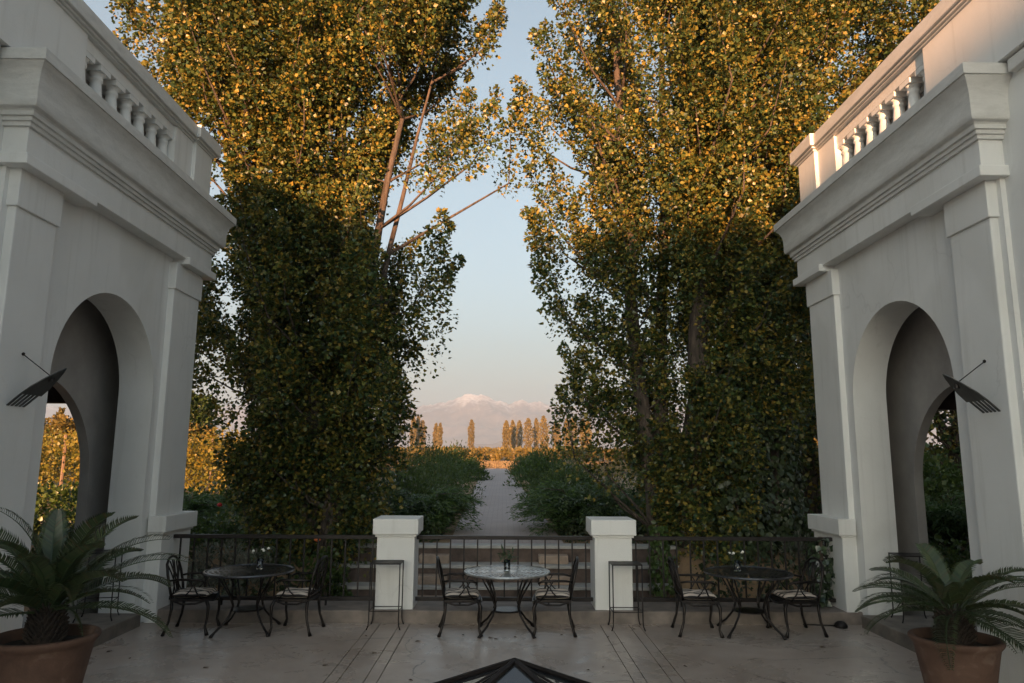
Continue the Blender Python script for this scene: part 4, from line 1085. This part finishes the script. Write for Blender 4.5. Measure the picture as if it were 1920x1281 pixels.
column_tree('conical_tree', 'small dark conical tree topping the golden trees in the archway', 115, 768, 0, 62, 16, 405, 'leaf_far', 900, 0.4, cone=True)
round_tree('garden_tree', 'orange lit tree beyond the green vine trellises', 1500, 815, 100, 34, 42, 'leaf_far', 406, 5000, 0.45)
# darker trees behind the sunlit wing
def back_tree(lab, x, y, r_, h_, seed, n=520, npc=40):
    big_tree('shade_tree', lab, y, r_, [(1.6, x-r_*.7, x+r_*.7), (3.5, x-r_, x+r_), (h_*.7, x-r_*.9, x+r_*.9), (h_, x-r_*.3, x+r_*.3)], [((x, y, gz(x, y)), (x+.2, y, h_*.85), .22, .05, .08), ((x+.2, y, gz(x, y)), (x-.9, y+.3, h_*.7), .16, .04, .08)], n, npc, seed, gap=-0.9, leaf=0.12, base=(x, y, gz(x, y)), rad=0.45, trunkmat='bark_dark')
back_tree('dark poplar between the broad poplar and sunlit wing', 8.2, 19.5, 2.0, 12.5, 501, 620)
back_tree('dark leafy tree seen through the archway of sunlit wing', 11.6, 18.5, 2.6, 9.5, 502, 620)

# ------------------------------------------------------------------ small things on the floor
rg = random.Random(12)
for k, (a, b_) in enumerate(((386, 1252), (610, 1248), (686, 1193), (868, 1191), (920, 1196), (930, 1198), (966, 1195), (1053, 1191), (1140, 1195), (1131, 1251), (770, 1276), (784, 1203), (1103, 1257), (702, 1225), (1543, 1214), (1285, 1250), (243, 1235), (205, 1222))):
    d = fwd+r2*((a-960)/F_PX)+u2*((640.5-b_)/F_PX); p_ = Vector((0, 0, EYE))+d*((0.002-EYE)/d.z)
    mb = MB(); L_ = rg.uniform(0.022, 0.045)
    mb.v = [(-L_, 0, 0.001), (-L_*.3, L_*.55, .010), (L_*.4, L_*.4, .006), (L_, 0, 0.004), (L_*.4, -L_*.4, .012), (-L_*.3, -L_*.55, .004), (0, 0, 0.002)]
    mb.f = [(6, 0, 1), (6, 1, 2), (6, 2, 3), (6, 3, 4), (6, 4, 5), (6, 5, 0)]
    o = mb.build('fallen_leaf', 'dead_leaf'); o.location = p_; o.rotation_euler.z = rg.random()*6.28
    tag(o, 'small dry brown leaf lying on the terrace floor', 'leaf', 'fallen leaves on the terrace floor')
fx = thing('floor_fixture', 'small black rounded fixture with a trailing cable against the kerb', 'fixture', (4.36, 9.66, 0))
MB().lathe([(0.001, 0.0), (0.075, 0.0), (0.082, 0.02), (0.07, 0.05), (0.04, 0.075), (0.001, 0.08)], 16, cap=False).build('body', 'iron', fx, True)
MB().tube([(-0.08, 0, 0.02), (-0.18, 0.05, 0.012), (-0.30, 0.09, 0.012), (-0.45, 0.10, 0.012)], 0.009, 5).build('cable', 'iron', fx, True)

# ------------------------------------------------------------------ haze over the plain
mz = bpy.data.materials.new('haze'); mz.use_nodes = True; nt = mz.node_tree; nt.nodes.clear()
out = nt.nodes.new('ShaderNodeOutputMaterial'); pv = nt.nodes.new('ShaderNodeVolumePrincipled')
pv.inputs['Color'].default_value = (0.55, 0.76, 1.0, 1); pv.inputs['Density'].default_value = 1.7e-4; pv.inputs['Anisotropy'].default_value = 0.0
nt.links.new(pv.outputs[0], out.inputs['Volume']); MATS['haze'] = mz
hz = MB().box(-6100, 6100, -82, 7950, -1.6, 640).build('haze', 'haze'); tag(hz, kind='stuff')
